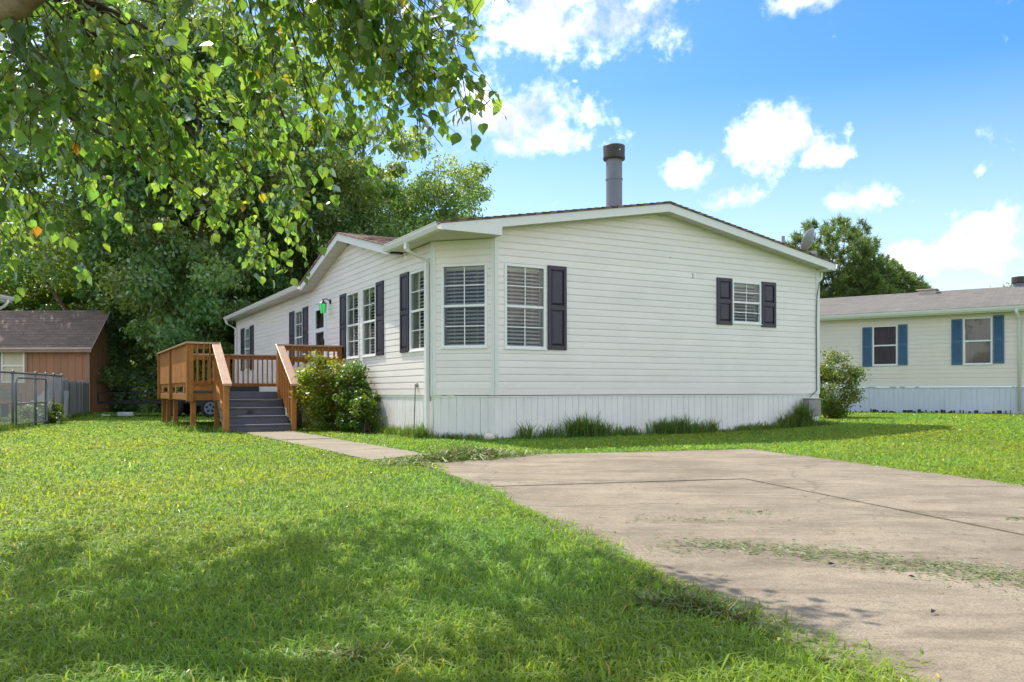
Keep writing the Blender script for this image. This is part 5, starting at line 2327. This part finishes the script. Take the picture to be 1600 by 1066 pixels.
def build_fore_tree():
    r2 = np.random.default_rng(31)
    t = thing('birch_tree', 'leafy tree with peeling bark reaching over the lawn from the left', 'tree', (-4.9, 4.4, 0), 0)
    O = Vector((-4.9, 4.4, 0))
    # trunk and big limbs, in world coordinates then shifted by O
    mb = MB()
    trunk = [(-4.9, 4.4, -.1), (-4.85, 4.4, .8), (-4.7, 4.35, 1.7), (-4.45, 4.25, 2.5), (-4.2, 4.3, 3.6), (-3.9, 4.6, 5.0), (-3.7, 4.9, 6.6)]
    mb.tube([Vector(p)-O for p in trunk], [.26, .20, .18, .16, .13, .09, .04], 14)
    mb.build('trunk', M['birch'], t, smooth=True)
    limb = [(-4.72, 4.35, 1.70), (-3.7, 4.0, 2.04), (-2.75, 3.72, 2.36), (-2.2, 3.62, 2.53), (-1.75, 3.6, 2.86), (-1.2, 3.7, 3.3)]
    mb = MB()
    mb.tube([Vector(p)-O for p in limb], [.12, .10, .088, .078, .066, .04], 12)
    # curls of peeling bark
    for k in range(60):
        q = r2.uniform(0, 1)
        i = min(4, int(q*5))
        p = Vector(limb[i]).lerp(Vector(limb[i+1]), q*5-i)-O
        th = r2.uniform(0, 6.28)
        rad = .10-.06*q
        n = Vector((0, math.cos(th), math.sin(th)))
        s = Vector((1, -.2, .35)).normalized()
        w = r2.uniform(.02, .05)
        a = p+n*rad
        tt = n.cross(s).normalized()
        mb.poly([a-s*w-tt*.02, a+s*w-tt*.02, a+s*w+tt*.03+n*.02, a-s*w+tt*.03+n*.03])
    mb.build('limb', M['birch'], t, smooth=True)

    def px(x, y, d):
        return Vector(((x-800)/1280*d, d, EYE+(611-y)/1280*d))
    root_pts = [Vector(p) for p in ((-4.45, 4.25, 2.6), (-4.25, 4.3, 3.3), (-4.05, 4.5, 4.2), (-3.0, 3.8, 2.45), (-2.2, 3.62, 2.7), (-1.3, 3.7, 3.2))]
    targets = [(765, 168, 4.1), (725, 75, 3.9), (705, 6, 4.2), (740, 3, 4.3), (795, 4, 4.3), (770, 2, 4.2), (735, 190, 4.3), (695, 235, 4.6), (640, 222, 5.0), (570, 245, 5.3), (525, 290, 5.6),
               (478, 395, 6.0), (440, 425, 6.1), (395, 380, 6.0), (350, 350, 5.9), (300, 330, 5.8), (225, 345, 5.3), (148, 436, 5.0), (40, 395, 4.9), (8, 330, 4.2),
               (100, 290, 4.4), (170, 260, 4.5), (230, 260, 4.8), (300, 240, 5.0), (420, 300, 5.8), (470, 320, 6.1), (500, 210, 5.2), (420, 200, 5.2), (340, 160, 4.6), (560, 150, 4.6), (640, 130, 4.3), (690, 150, 4.4),
               (250, 120, 4.2), (120, 160, 3.9), (50, 220, 3.8), (430, 100, 4.2), (540, 70, 4.0), (630, 40, 3.9), (700, 20, 4.0), (350, 60, 3.9), (180, 60, 3.8), (480, 30, 4.2), (280, 30, 3.7), (20, 130, 3.6),
               (380, 250, 5.4), (450, 260, 5.6), (600, 200, 5.0), (660, 190, 4.7), (130, 220, 4.3), (220, 190, 4.6), (455, 375, 6.3), (410, 405, 6.4), (400, 350, 5.8), (470, 300, 5.9), (720, 130, 4.2), (690, 180, 4.5), (200, 130, 4.4), (570, 30, 3.9),
               (90, 60, 4.6), (30, 40, 4.4), (160, 120, 4.9), (90, 200, 5.0), (250, 210, 5.3), (330, 210, 5.4), (60, 370, 5.7), (480, 150, 5.0), (400, 150, 5.1), (540, 200, 5.5), (620, 170, 5.3), (690, 90, 4.8), (610, 90, 4.9)]
    tips = [px(*q) for q in targets]
    # upper crown, above the frame
    for k in range(46):
        gx_, gy_, z_ = r2.uniform(-3.3, .0), r2.uniform(2.2, 4.5), r2.uniform(3.3, 5.0)
        tips.append(Vector((gx_+TO_SUN.x/TO_SUN.z*z_, gy_+TO_SUN.y/TO_SUN.z*z_, z_)))
    def lands(q):
        return q.x-TO_SUN.x/TO_SUN.z*q.z, q.y-TO_SUN.y/TO_SUN.z*q.z
    tips = tips[:len(targets)]+[q for q in tips[len(targets):] if lands(q)[1] < 4.5 and lands(q)[0] < .55-.25*lands(q)[1]]
    root_hi = [Vector((-4.05, 4.5, 4.2)), Vector((-3.85, 4.7, 5.2)), Vector((-4.25, 4.3, 3.3)), Vector((-1.3, 3.7, 3.2))]
    br = MB()
    leafP, leafT, leafN, leafS = [], [], [], []

    def add_leaf(p, axis):
        """a leaf hangs from p: tip direction mostly down and outward"""
        tip = (axis*.35+Vector((0, 0, -1))*r2.uniform(.3, 1.3)+Vector(r2.normal(size=3))*.45)
        if tip.length < .2:
            tip = Vector((0, 0, -1))
        tip.normalize()
        n = Vector(r2.normal(size=3))*.9+Vector((0, -.1, .5))
        n = n-tip*n.dot(tip)
        if n.length < .05:
            return
        n.normalize()
        leafP.append(p)
        leafT.append(tip)
        leafN.append(n)
        leafS.append(r2.uniform(.036, .086))

    def curve(a, b, sag, n):
        mid = a.lerp(b, .5)+Vector((0, 0, sag))
        out = []
        for k in range(n+1):
            q = k/n
            p = a.lerp(mid, q).lerp(mid.lerp(b, q), q)
            out.append(p+Vector(r2.normal(size=3))*.012)
        return out
    for ti, tip in enumerate(tips):
        cand = root_pts if ti < len(targets) else root_hi
        cand = sorted(cand, key=lambda q: (q-tip).length+1.2*max(0, tip.z-q.z)+r2.uniform(0, .8))
        a = cand[0]
        L_ = (tip-a).length
        pts = curve(a, tip, .16*L_, 12)
        rr = [max(.0022, .013*(1-k/12)**.8*min(1.2, L_/2.2)) for k in range(13)]
        if L_ > 1.4:
            bb_ = MB()
            bb_.tube([p-O for p in pts], rr, 6, False)
            bb_.build('branch', M['twig'], t, smooth=True)
        else:
            br.tube(pts, rr, 5, False)
        hi = ti >= len(targets)
        # side twigs
        low = (not hi) and targets[ti][1] > 235
        ntw = int(8+L_*(3.0 if low else 4.4 if not hi else 4.6))
        for k in range(ntw):
            q = r2.uniform(.30, .99)**.75
            f = q*12
            i = min(11, int(f))
            p = pts[i].lerp(pts[i+1], f-i)
            fwd = (pts[i+1]-pts[i]).normalized()
            dv = fwd*.7+Vector(r2.normal(size=3))*.65+Vector((0, 0, -.35))
            dv.normalize()
            tl = r2.uniform(.14, .42)*(1.25-q*.5)
            e = p+dv*tl+Vector((0, 0, -.12*tl))
            ex_, ey_ = 800+1280*e.x/e.y, 611-1280*(e.z-EYE)/e.y
            if ex_ > 772 and ey_ > 22 and not (130 < ey_ < 185 and ex_ < 812):
                continue
            tp = curve(p, e, .04*tl, 3)
            br.tube(tp, [.0028, .0022, .0017, .0012], 4, False)
            nl = max(2, int(tl/.050))
            for j in range(nl):
                u = (j+r2.uniform(.3, 1))/nl
                ff = u*3
                ii = min(2, int(ff))
                add_leaf(tp[ii].lerp(tp[ii+1], min(1, ff-ii))+Vector(r2.normal(size=3))*.015, dv)
        for k in range(10):
            q = r2.uniform(.55, 1)
            f = q*12
            i = min(11, int(f))
            add_leaf(pts[i].lerp(pts[i+1], f-i)+Vector(r2.normal(size=3))*.02, (pts[-1]-pts[-3]).normalized())
    P = np.array([tuple(p) for p in leafP])
    T = np.array([tuple(p) for p in leafT])
    N_ = np.array([tuple(p) for p in leafN])
    S = np.array(leafS)
    # keep the air clear right in front of the lens, and the photo's open sky at the right
    dist = np.linalg.norm(P-np.array([0, 0, EYE]), axis=1)
    X, Y, Z = P[:, 0], P[:, 1], P[:, 2]
    sx = 800+1280*X/np.maximum(Y, .1)
    sy = 611-1280*(Z-EYE)/np.maximum(Y, .1)
    inview = (sx > -30) & (sx < 1630) & (sy > -30)
    gx, gy = X-TO_SUN.x/TO_SUN.z*Z, Y-TO_SUN.y/TO_SUN.z*Z          # where the leaf's shadow lands
    on_drive = in_poly(gx-.25, gy, DRV_POLY) | in_poly(gx, gy, DRV_POLY)
    open_lawn = (gy > 4.6+.25*np.sin(gx*2.1)) | (gx > .9-.25*gy+.5)
    keep = (dist > 2.6) & (Y > 1.5) & (inview | ~(on_drive | open_lawn))
    keep &= ~((sx > 770) & (sy < 1000) & ~((sx < 815) & ((sy < 22) | ((sy > 128) & (sy < 188)))))
    P, T, N_, S, sx, sy, dist = [q[keep] for q in (P, T, N_, S, sx, sy, dist)]
    br.v = [tuple(Vector(v)-O) for v in br.v]
    br.build('twig', M['twig'], t, kind='stuff')
    # leaf outline: heart-wedge with pointed tip, folded along the midrib
    outline = [(0, 0), (.16, .30), (.36, .42), (.55, .36), (.74, .20), (.88, .08), (1.0, 0)]

    def leaf_local(fold, curl):
        pts = []
        mid = [(u, 0.0, -curl*u*u) for u, w in outline]
        left = [(u, w, fold*w-curl*u*u+(.02 if k % 2 else -.01)) for k, (u, w) in enumerate(outline[1:-1])]
        right = [(u, -w, fold*w-curl*u*u+(-.01 if k % 2 else .02)) for k, (u, w) in enumerate(outline[1:-1])]
        return mid, left, right
    shapes = []
    for fold, curl in ((.18, .18), (.40, .05), (.10, .38)):
        mid, left, right = leaf_local(fold, curl)
        v = mid+left+right
        nm = len(mid)
        F = []
        nl = len(left)
        # left strip
        F.append((0, 1, nm))
        F.append((0, nm+nl, 1))
        for k in range(nl-1):
            F.append((k+1, k+2, nm+k+1, nm+k))
            F.append((k+1, nm+nl+k, nm+nl+k+1, k+2))
        F.append((nl, nl+1, nm+nl-1))
        F.append((nl, nm+nl+nl-1, nl+1))
        shapes.append((np.array(v), F))
    # tints
    n = len(P)
    u = r2.uniform(size=n)
    tint = np.ones((n, 3))*r2.uniform(.62, 1.30, (n, 1))
    tint *= np.stack([r2.uniform(.75, 1.15, n), np.ones(n), r2.uniform(.8, 1.2, n)], 1)
    yel = u < .010
    tint[yel] *= np.array([2.6, 1.45, .6])
    brn = (u > .010) & (u < .015)
    tint[brn] *= np.array([2.6, .85, .6])
    order = np.argsort(dist)
    vis = (sx > 0) & (sx < 1600) & (sy > 0) & (sy < 1066)
    singles = [i for i in order if vis[i]][:290]
    sset = np.zeros(n, bool)
    sset[singles] = True
    B = np.cross(N_, T)
    # single leaves, sharing twelve meshes
    pool = []
    for k in range(12):
        v, F = shapes[k % 3]
        tn = np.ones(3)*r2.uniform(.85, 1.15)*np.array([r2.uniform(.9, 1.2), 1, 1])
        if k == 10:
            tn = np.array([2.5, 1.4, .6])
        fl = [i for f in F for i in f]
        me = np_mesh('leaf', v, np.array(fl), np.array([len(f) for f in F]), M['leaf_fg'], np.tile(tn, (len(F), 1)), smooth=True)
        pool.append(me)
    for i in singles:
        me = pool[r2.integers(0, 12)]
        if me is pool[10] and r2.uniform() < .55:
            me = pool[r2.integers(0, 9)]
        o = bpy.data.objects.new('leaf', me)
        COL.objects.link(o)
        o.parent = t
        s = S[i]
        mw = Matrix(((T[i][0]*s, B[i][0]*s, N_[i][0]*s, P[i][0]-O.x), (T[i][1]*s, B[i][1]*s, N_[i][1]*s, P[i][1]-O.y), (T[i][2]*s, B[i][2]*s, N_[i][2]*s, P[i][2]-O.z), (0, 0, 0, 1)))
        o.matrix_local = mw
    # the rest in one mesh
    rest = np.where(~sset)[0]
    Vs, Fs, Cs, Ts = [], [], [], []
    base = 0
    for sidx in range(3):
        ids = rest[sidx::3]
        v, F = shapes[sidx]
        fl = np.array([i for f in F for i in f])
        cn = np.array([len(f) for f in F])
        loc = v[None, :, :]*S[ids][:, None, None]
        W = P[ids][:, None, :]-np.array(O)[None, None, :]+loc[:, :, 0:1]*T[ids][:, None, :]+loc[:, :, 1:2]*B[ids][:, None, :]+loc[:, :, 2:3]*N_[ids][:, None, :]
        Vs.append(W.reshape(-1, 3))
        Fs.append((fl[None, :]+(np.arange(len(ids))*len(v))[:, None]+base).ravel())
        Cs.append(np.tile(cn, len(ids)))
        Ts.append(np.repeat(tint[ids], len(F), 0))
        base += len(ids)*len(v)
    me = np_mesh('foliage', np.concatenate(Vs), np.concatenate(Fs), np.concatenate(Cs), M['leaf_fg'], np.concatenate(Ts), smooth=True)
    o = link_mesh('foliage', me, t)
    o['kind'] = 'stuff'
    print('fore leaves', n, 'visible', int(vis.sum()))


build_fore_tree()


# ------------------------------------------------------------------ grass
HOUSE_POLY = [hw(CUT, -.02)[:2], hw(HW_+.02, -.02)[:2], hw(HW_+.02, HL_)[:2], hw(-.02, HL_)[:2], hw(-.02, CUT)[:2]]


def blades(P, Hh, Wd, rng, lean=.55, bend=.5):
    """5-vertex blades: quad + tip triangle"""
    n = len(P)
    th = rng.uniform(0, 2*math.pi, n)
    side = np.stack([np.cos(th), np.sin(th), np.zeros(n)], 1)
    ph = th+math.pi/2+rng.normal(0, .7, n)
    ld = np.stack([np.cos(ph), np.sin(ph), np.zeros(n)], 1)
    le = (rng.uniform(.05, 1, n)**.7*lean)[:, None] if np.ndim(lean) == 0 else lean[:, None]
    up = np.array([0, 0, 1.0])
    h = Hh[:, None]
    w = Wd[:, None]
    mid = P+(up*(1-le*.35)+ld*le*.6)*h*.55
    tip = P+(up*(1-le*.75)+ld*(le*1.1+bend*.35*le))*h
    V = np.stack([P-side*w*.5, P+side*w*.5, mid+side*w*.42, mid-side*w*.42, tip], 1).reshape(-1, 3)
    i = np.arange(n)*5
    F = np.stack([i, i+1, i+2, i+3, i+3, i+2, i+4], 1).ravel()
    C = np.tile([4, 3], n)
    return V, F, C


def lawn_noise(x, y):
    """cheap multi-octave value field for lawn patches"""
    s = np.zeros_like(x)
    for (fx, fy, ph, a) in ((.7, .5, .3, .5), (1.7, -1.2, 1.9, .35), (-2.9, 2.3, .7, .3), (4.7, 3.9, 2.2, .25), (7.3, -8.1, 1.1, .2), (-13., 11., .2, .15)):
        s += a*np.sin(fx*x+fy*y+ph+.8*np.sin(fy*x*.6-fx*y*.5))
    return s


def build_grass():
    r2 = np.random.default_rng(9)
    zones = [  # y0, y1, half-width factor, margin, density per m2
        (1.55, 3.2, .74, .6, 6200), (3.2, 5.0, .70, .7, 4200), (5.0, 7.5, .68, .8, 2500), (7.5, 11., .67, .8, 1350), (11., 16., .66, .9, 760), (16., 24., .66, .8, 360), (24., 31., .64, .5, 150)]
    Ps = []
    for (y0, y1, k, mg, dens) in zones:
        mg += 1.2 if y0 < 3 else 3.2
        xm = y1*k+mg
        n = int(dens*(y1-y0)*2*xm)
        x = r2.uniform(-xm, xm, n)
        y = r2.uniform(y0, y1, n)
        ok = np.abs(x) < y*k+mg
        ok &= ~in_poly(x+r2.normal(0, .035, n), y+r2.normal(0, .035, n), DRV_POLY)
        ok &= ~in_poly(x+r2.normal(0, .03, n), y+r2.normal(0, .03, n), PATH_POLY)
        ok &= ~in_poly(x, y, HOUSE_POLY)
        x, y = x[ok], y[ok]
        Ps.append(np.stack([x, y], 1))
    P2 = np.concatenate(Ps)
    # thatch lump spilling over the corner between path and drive
    n = 5200
    q = r2.uniform(0, 1, n)
    lx = -1.05+q*1.15+r2.normal(0, .06, n)
    ly = 9.25+q*.85+r2.normal(0, .16, n)
    # ragged overhang along the drive edges
    m_ = 9000
    q = r2.uniform(0, 1, m_)**.8
    a, b = np.array(DRV_L[0]), np.array(DRV_L[1])
    ex = a[0]+(b[0]-a[0])*q
    ey = a[1]+(b[1]-a[1])*q
    off = np.abs(r2.normal(0, .05, m_))*(1+.8*np.sin(ey*3.1))
    ex += off*.9
    ey += off*.28
    q = r2.uniform(0, 1, 4500)
    a, b = np.array(DRV_R[0]), np.array(DRV_R[1])
    fx = a[0]+(b[0]-a[0])*q-np.abs(r2.normal(0, .05, 4500))
    fy = a[1]+(b[1]-a[1])*q
    q = r2.uniform(0, 1, 4000)
    a, b = np.array(DRV_L[1]), np.array(DRV_R[1])
    gx = a[0]+(b[0]-a[0])*q
    gy = a[1]+(b[1]-a[1])*q-np.abs(r2.normal(0, .05, 4000))
    P2 = np.concatenate([P2, np.stack([lx, ly], 1), np.stack([ex, ey], 1), np.stack([fx, fy], 1), np.stack([gx, gy], 1)])
    x, y = P2[:, 0], P2[:, 1]
    n = len(x)
    d = np.hypot(x, y)
    nz = lawn_noise(x, y)
    H = (.046+.014*nz+r2.uniform(-.014, .026, n))
    H = np.clip(H, .018, .10)
    tall = r2.uniform(size=n) < .012
    H[tall] *= r2.uniform(1.3, 2.0, tall.sum())
    W = .0052*r2.uniform(.6, 1.4, n)*np.clip(d/3.2, 1, 6.5)
    # the lump lies higher
    z = ground_z(x, y)-.004
    P = np.stack([x, y, z], 1)
    lean = np.where(r2.uniform(size=n) < .55, r2.uniform(.75, 1.15, n), r2.uniform(.15, .75, n))
    V, F, C = blades(P, H*(1+.35*(lean > .75)), W, r2, lean, .8)
    t = r2.uniform(.75, 1.25, n)*(1+.10*nz)
    warm = 1+.18*lawn_noise(x*.6+3, y*.6-2)+r2.normal(0, .06, n)
    T = np.stack([t*np.clip(warm, .6, 1.7), t, t*np.clip(2-warm, .5, 1.5)], 1)
    # dry straw blades, more in worn patches
    dry = r2.uniform(size=n) < .012+.05*np.clip(lawn_noise(x*1.3-4, y*1.3+6)-.5, 0, 1)
    T[dry] = np.stack([r2.uniform(2.0, 3.2, dry.sum()), r2.uniform(1.3, 1.9, dry.sum()), r2.uniform(2.2, 4.5, dry.sum())], 1)
    T = np.repeat(T, 2, 0)
    o = link_mesh('grass', np_mesh('grass', V, F, C, M['grass'], T))
    tag(o, 'short bright green lawn grass around the driveway and house', 'grass', kind='stuff')
    print('blades', n)

    # tall weeds along the skirting
    pts, hs = [], []
    def weeds_line(p0, p1, offs, n, h, jig=.07):
        q = r2.uniform(0, 1, n)
        X = p0[0]+(p1[0]-p0[0])*q+r2.normal(0, jig, n)
        Y = p0[1]+(p1[1]-p0[1])*q+r2.normal(0, jig, n)
        return X, Y, h*r2.uniform(.35, 1.15, n)
    def clump(u, v, n, h, r_):
        c = hw(u, v)
        return c[0]+r2.normal(0, r_, n), c[1]+r2.normal(0, r_*.6, n), h*r2.uniform(.3, 1.15, n)**.8
    L_ = []
    L_.append(weeds_line(hw(.8, -.12), hw(8.3, -.12), 0, 2400, .11))
    L_.append(weeds_line(hw(-.12, .75), hw(-.12, 3.6), 0, 1600, .20))
    L_.append(weeds_line(hw(.0, .68), hw(.7, -.05), 0, 500, .18))
    for (u, n, h, r_) in ((1.25, 120, .38, .10), (1.75, 160, .34, .10), (2.35, 700, .52, .15), (2.7, 420, .40, .14), (3.3, 300, .26, .15), (4.15, 420, .42, .16), (4.55, 420, .46, .15), (4.95, 200, .30, .1), (5.35, 120, .38, .07), (6.15, 260, .20, .16), (6.65, 320, .24, .2), (7.35, 500, .40, .15), (7.72, 700, .66, .07), (8.15, 500, .20, .2), (.35, 90, .34, .06)):
        L_.append(clump(u, -.10 if u > .8 else .5, n, h, r_))
    for (v, n, h) in ((2.9, 160, .34), (2.2, 120, .28), (1.5, 200, .30), (.9, 260, .34)):
        c = hw(-.14, v)
        L_.append((c[0]+r2.normal(0, .08, n), c[1]+r2.normal(0, .08, n), h*r2.uniform(.3, 1.15, n)))
    # around the deck posts and the fence
    for (u, v, n, h, r_) in ((-3.1, 5.5, 240, .22, .18), (-2.7, 4.5, 160, .20, .10), (-2.9, 5.0, 200, .16, .2), (-3.1, 8.2, 200, .22, .2)):
        c = hw(u, v)
        L_.append((c[0]+r2.normal(0, r_, n), c[1]+r2.normal(0, r_, n), h*r2.uniform(.3, 1.15, n)))
    L_.append(weeds_line((-10.2, 16.2), (-12.2, 21.9), 0, 2600, .22))
    L_.append(weeds_line((-12.3, 22.1), (-15.1, 29.2), 0, 1500, .20))
    X = np.concatenate([a[0] for a in L_])
    Y = np.concatenate([a[1] for a in L_])
    Hh = np.concatenate([a[2] for a in L_])
    ok = ~in_poly(X, Y, [hw(CUT, -.03)[:2], hw(HW_+.02, -.03)[:2], hw(HW_+.02, HL_)[:2], hw(-.03, HL_)[:2], hw(-.03, CUT)[:2]])
    X, Y, Hh = X[ok], Y[ok], Hh[ok]
    P = np.stack([X, Y, ground_z(X, Y)-.005], 1)
    n = len(X)
    V, F, C = blades(P, np.clip(Hh, .05, .8), .0125*r2.uniform(.6, 1.5, n), r2, .60, .6)
    t = r2.uniform(.65, 1.2, n)
    T = np.stack([t*r2.uniform(.8, 1.2, n), t, t*.8], 1)
    br = r2.uniform(size=n) < .08
    T[br] *= np.array([2.2, 1.1, 1.0])
    o = link_mesh('weeds', np_mesh('weeds', V, F, C, M['weed'], np.repeat(T, 2, 0)))
    tag(o, 'long uncut grass and weeds along the skirting and fences', 'weeds', kind='stuff')

    # mower clippings on the concrete and dry heaps
    Xs, Ys, Zs = [], [], []
    def gauss(cx, cy, sx, sy, rot, n):
        a = r2.normal(0, sx, n)
        b = r2.normal(0, sy, n)
        Xs.append(cx+a*math.cos(rot)-b*math.sin(rot))
        Ys.append(cy+a*math.sin(rot)+b*math.cos(rot))
        Zs.append(np.abs(r2.normal(0, .003, n))+.023)
    for (cx, cy, sx, sy, rot, n) in ((1.62, 3.75, .42, .07, -.62, 1800), (2.05, 3.42, .36, .09, -.75, 2000), (1.30, 4.05, .22, .05, -.25, 600), (1.0, 4.15, .14, .04, .1, 300), (2.35, 3.05, .30, .10, -.9, 1300),
                                     (.98, 5.0, .16, .05, .1, 320), (1.55, 5.25, .10, .05, .2, 220), (3.05, 4.95, .04, .03, 0, 200), (.85, 4.0, .25, .05, .1, 200), (1.9, 4.6, .5, .25, -.3, 260), (1.2, 6.0, .8, .6, 0, 160)):
        gauss(cx, cy, sx*1.08, sy*1.5, rot, int(n*.55))
    x = np.concatenate(Xs)
    y = np.concatenate(Ys)
    z = np.concatenate(Zs)
    n = len(x)
    P = np.stack([x, y, z], 1)
    th = r2.uniform(0, 6.28, n)
    Ld = np.stack([np.cos(th), np.sin(th), r2.normal(0, .07, n)], 1)
    Sd = np.stack([-np.sin(th), np.cos(th), r2.normal(0, .4, n)], 1)
    l = r2.uniform(.012, .045, n)[:, None]
    w = r2.uniform(.0014, .0034, n)[:, None]
    V = np.stack([P-Ld*l*.5-Sd*w, P-Ld*l*.5+Sd*w, P+Ld*l*.5+Sd*w*.5, P+Ld*l*.5-Sd*w*.5], 1).reshape(-1, 3)
    t = r2.uniform(.6, 1.2, n)
    T = np.stack([t*r2.uniform(.6, 1.15, n), t, t*.8], 1)
    o = link_mesh('grass_clippings', np_mesh('grass_clippings', V, np.arange(n*4), np.full(n, 4), M['clip'], T))
    tag(o, 'scattered green mower clippings lying on the concrete driveway', 'clippings', kind='stuff')
    # heaps of dry cut grass
    for (cx, cy, sx, sy, rot, n, hh, lab) in ((.66, 2.95, .12, .04, -.75, 1100, .035, 'heap of dry cut grass at the driveway edge in the foreground'), (-.55, 9.45, .46, .16, .72, 5200, .10, 'heap of dry cut grass at the far corner of the driveway'), (-.50, 2.42, .09, .04, .1, 300, .02, 'thin scrap of dry cut grass on the lawn in the foreground')):
        a = r2.normal(0, sx, n)
        b = r2.normal(0, sy, n)
        x = cx+a*math.cos(rot)-b*math.sin(rot)
        y = cy+a*math.sin(rot)+b*math.cos(rot)
        e = np.exp(-.5*((a/sx)**2+(b/sy)**2))
        z = r2.uniform(.01, 1, n)*hh*(.35+e)+.012
        P = np.stack([x-cx, y-cy, z], 1)
        th = r2.uniform(0, 6.28, n)
        Ld = np.stack([np.cos(th), np.sin(th), r2.normal(0, .45, n)], 1)
        Sd = np.stack([-np.sin(th), np.cos(th), r2.normal(0, .5, n)], 1)
        sc_ = 1.0 if cy < 5 else 2.0
        l = r2.uniform(.03, .09, n)[:, None]*sc_**.5
        w = r2.uniform(.0012, .0028, n)[:, None]*sc_
        V = np.stack([P-Ld*l*.5-Sd*w, P-Ld*l*.5+Sd*w, P+Ld*l*.5+Sd*w*.5, P+Ld*l*.5-Sd*w*.5], 1).reshape(-1, 3)
        t = r2.uniform(.6, 1.25, n)
        gm = r2.uniform(size=n) < .55
        T = np.stack([t*np.where(gm, .85, 1.25), t*np.where(gm, 1.35, .95), t*np.where(gm, .6, .9)], 1)
        o = link_mesh('grass_heap', np_mesh('grass_heap', V, np.arange(n*4), np.full(n, 4), M['clip'], T))
        o.location = (cx, cy, 0)
        tag(o, lab, 'grass heap', kind='stuff')


build_grass()

# fallen leaves on the drive and lawn
def build_fallen():
    labs = [((1.47, 2.86), 'dark fallen leaf nearest the bottom edge of the driveway'), ((1.66, 3.4), 'dark curled fallen leaf on the driveway beside the clippings'), ((1.42, 3.65), 'small dark fallen leaf on the driveway left of the clippings'), ((1.85, 2.72), 'tiny dark fallen leaf low on the driveway at the right'), ((-.2, 4.35), 'brown fallen leaf on the lawn in the middle of the foreground')]
    for (x, y), lab in labs:
        mb = MB()
        s = .018
        mb.poly([(-s, 0, .004), (0, -s*.45, .012), (s, 0, .006), (0, 0, .002)])
        mb.poly([(-s, 0, .004), (0, 0, .002), (s, 0, .006), (0, s*.45, .014)])
        o = mb.build('fallen_leaf', M['flue_cap'] if x > 0 else M['raw_wood'])
        o.location = (x, y, .022 if x > 0 else .05)
        o.rotation_euler = (0, 0, random.uniform(0, 3))
        tag(o, lab, 'leaf', 'fallen leaves')


build_fallen()
print('script done', len(bpy.data.objects))
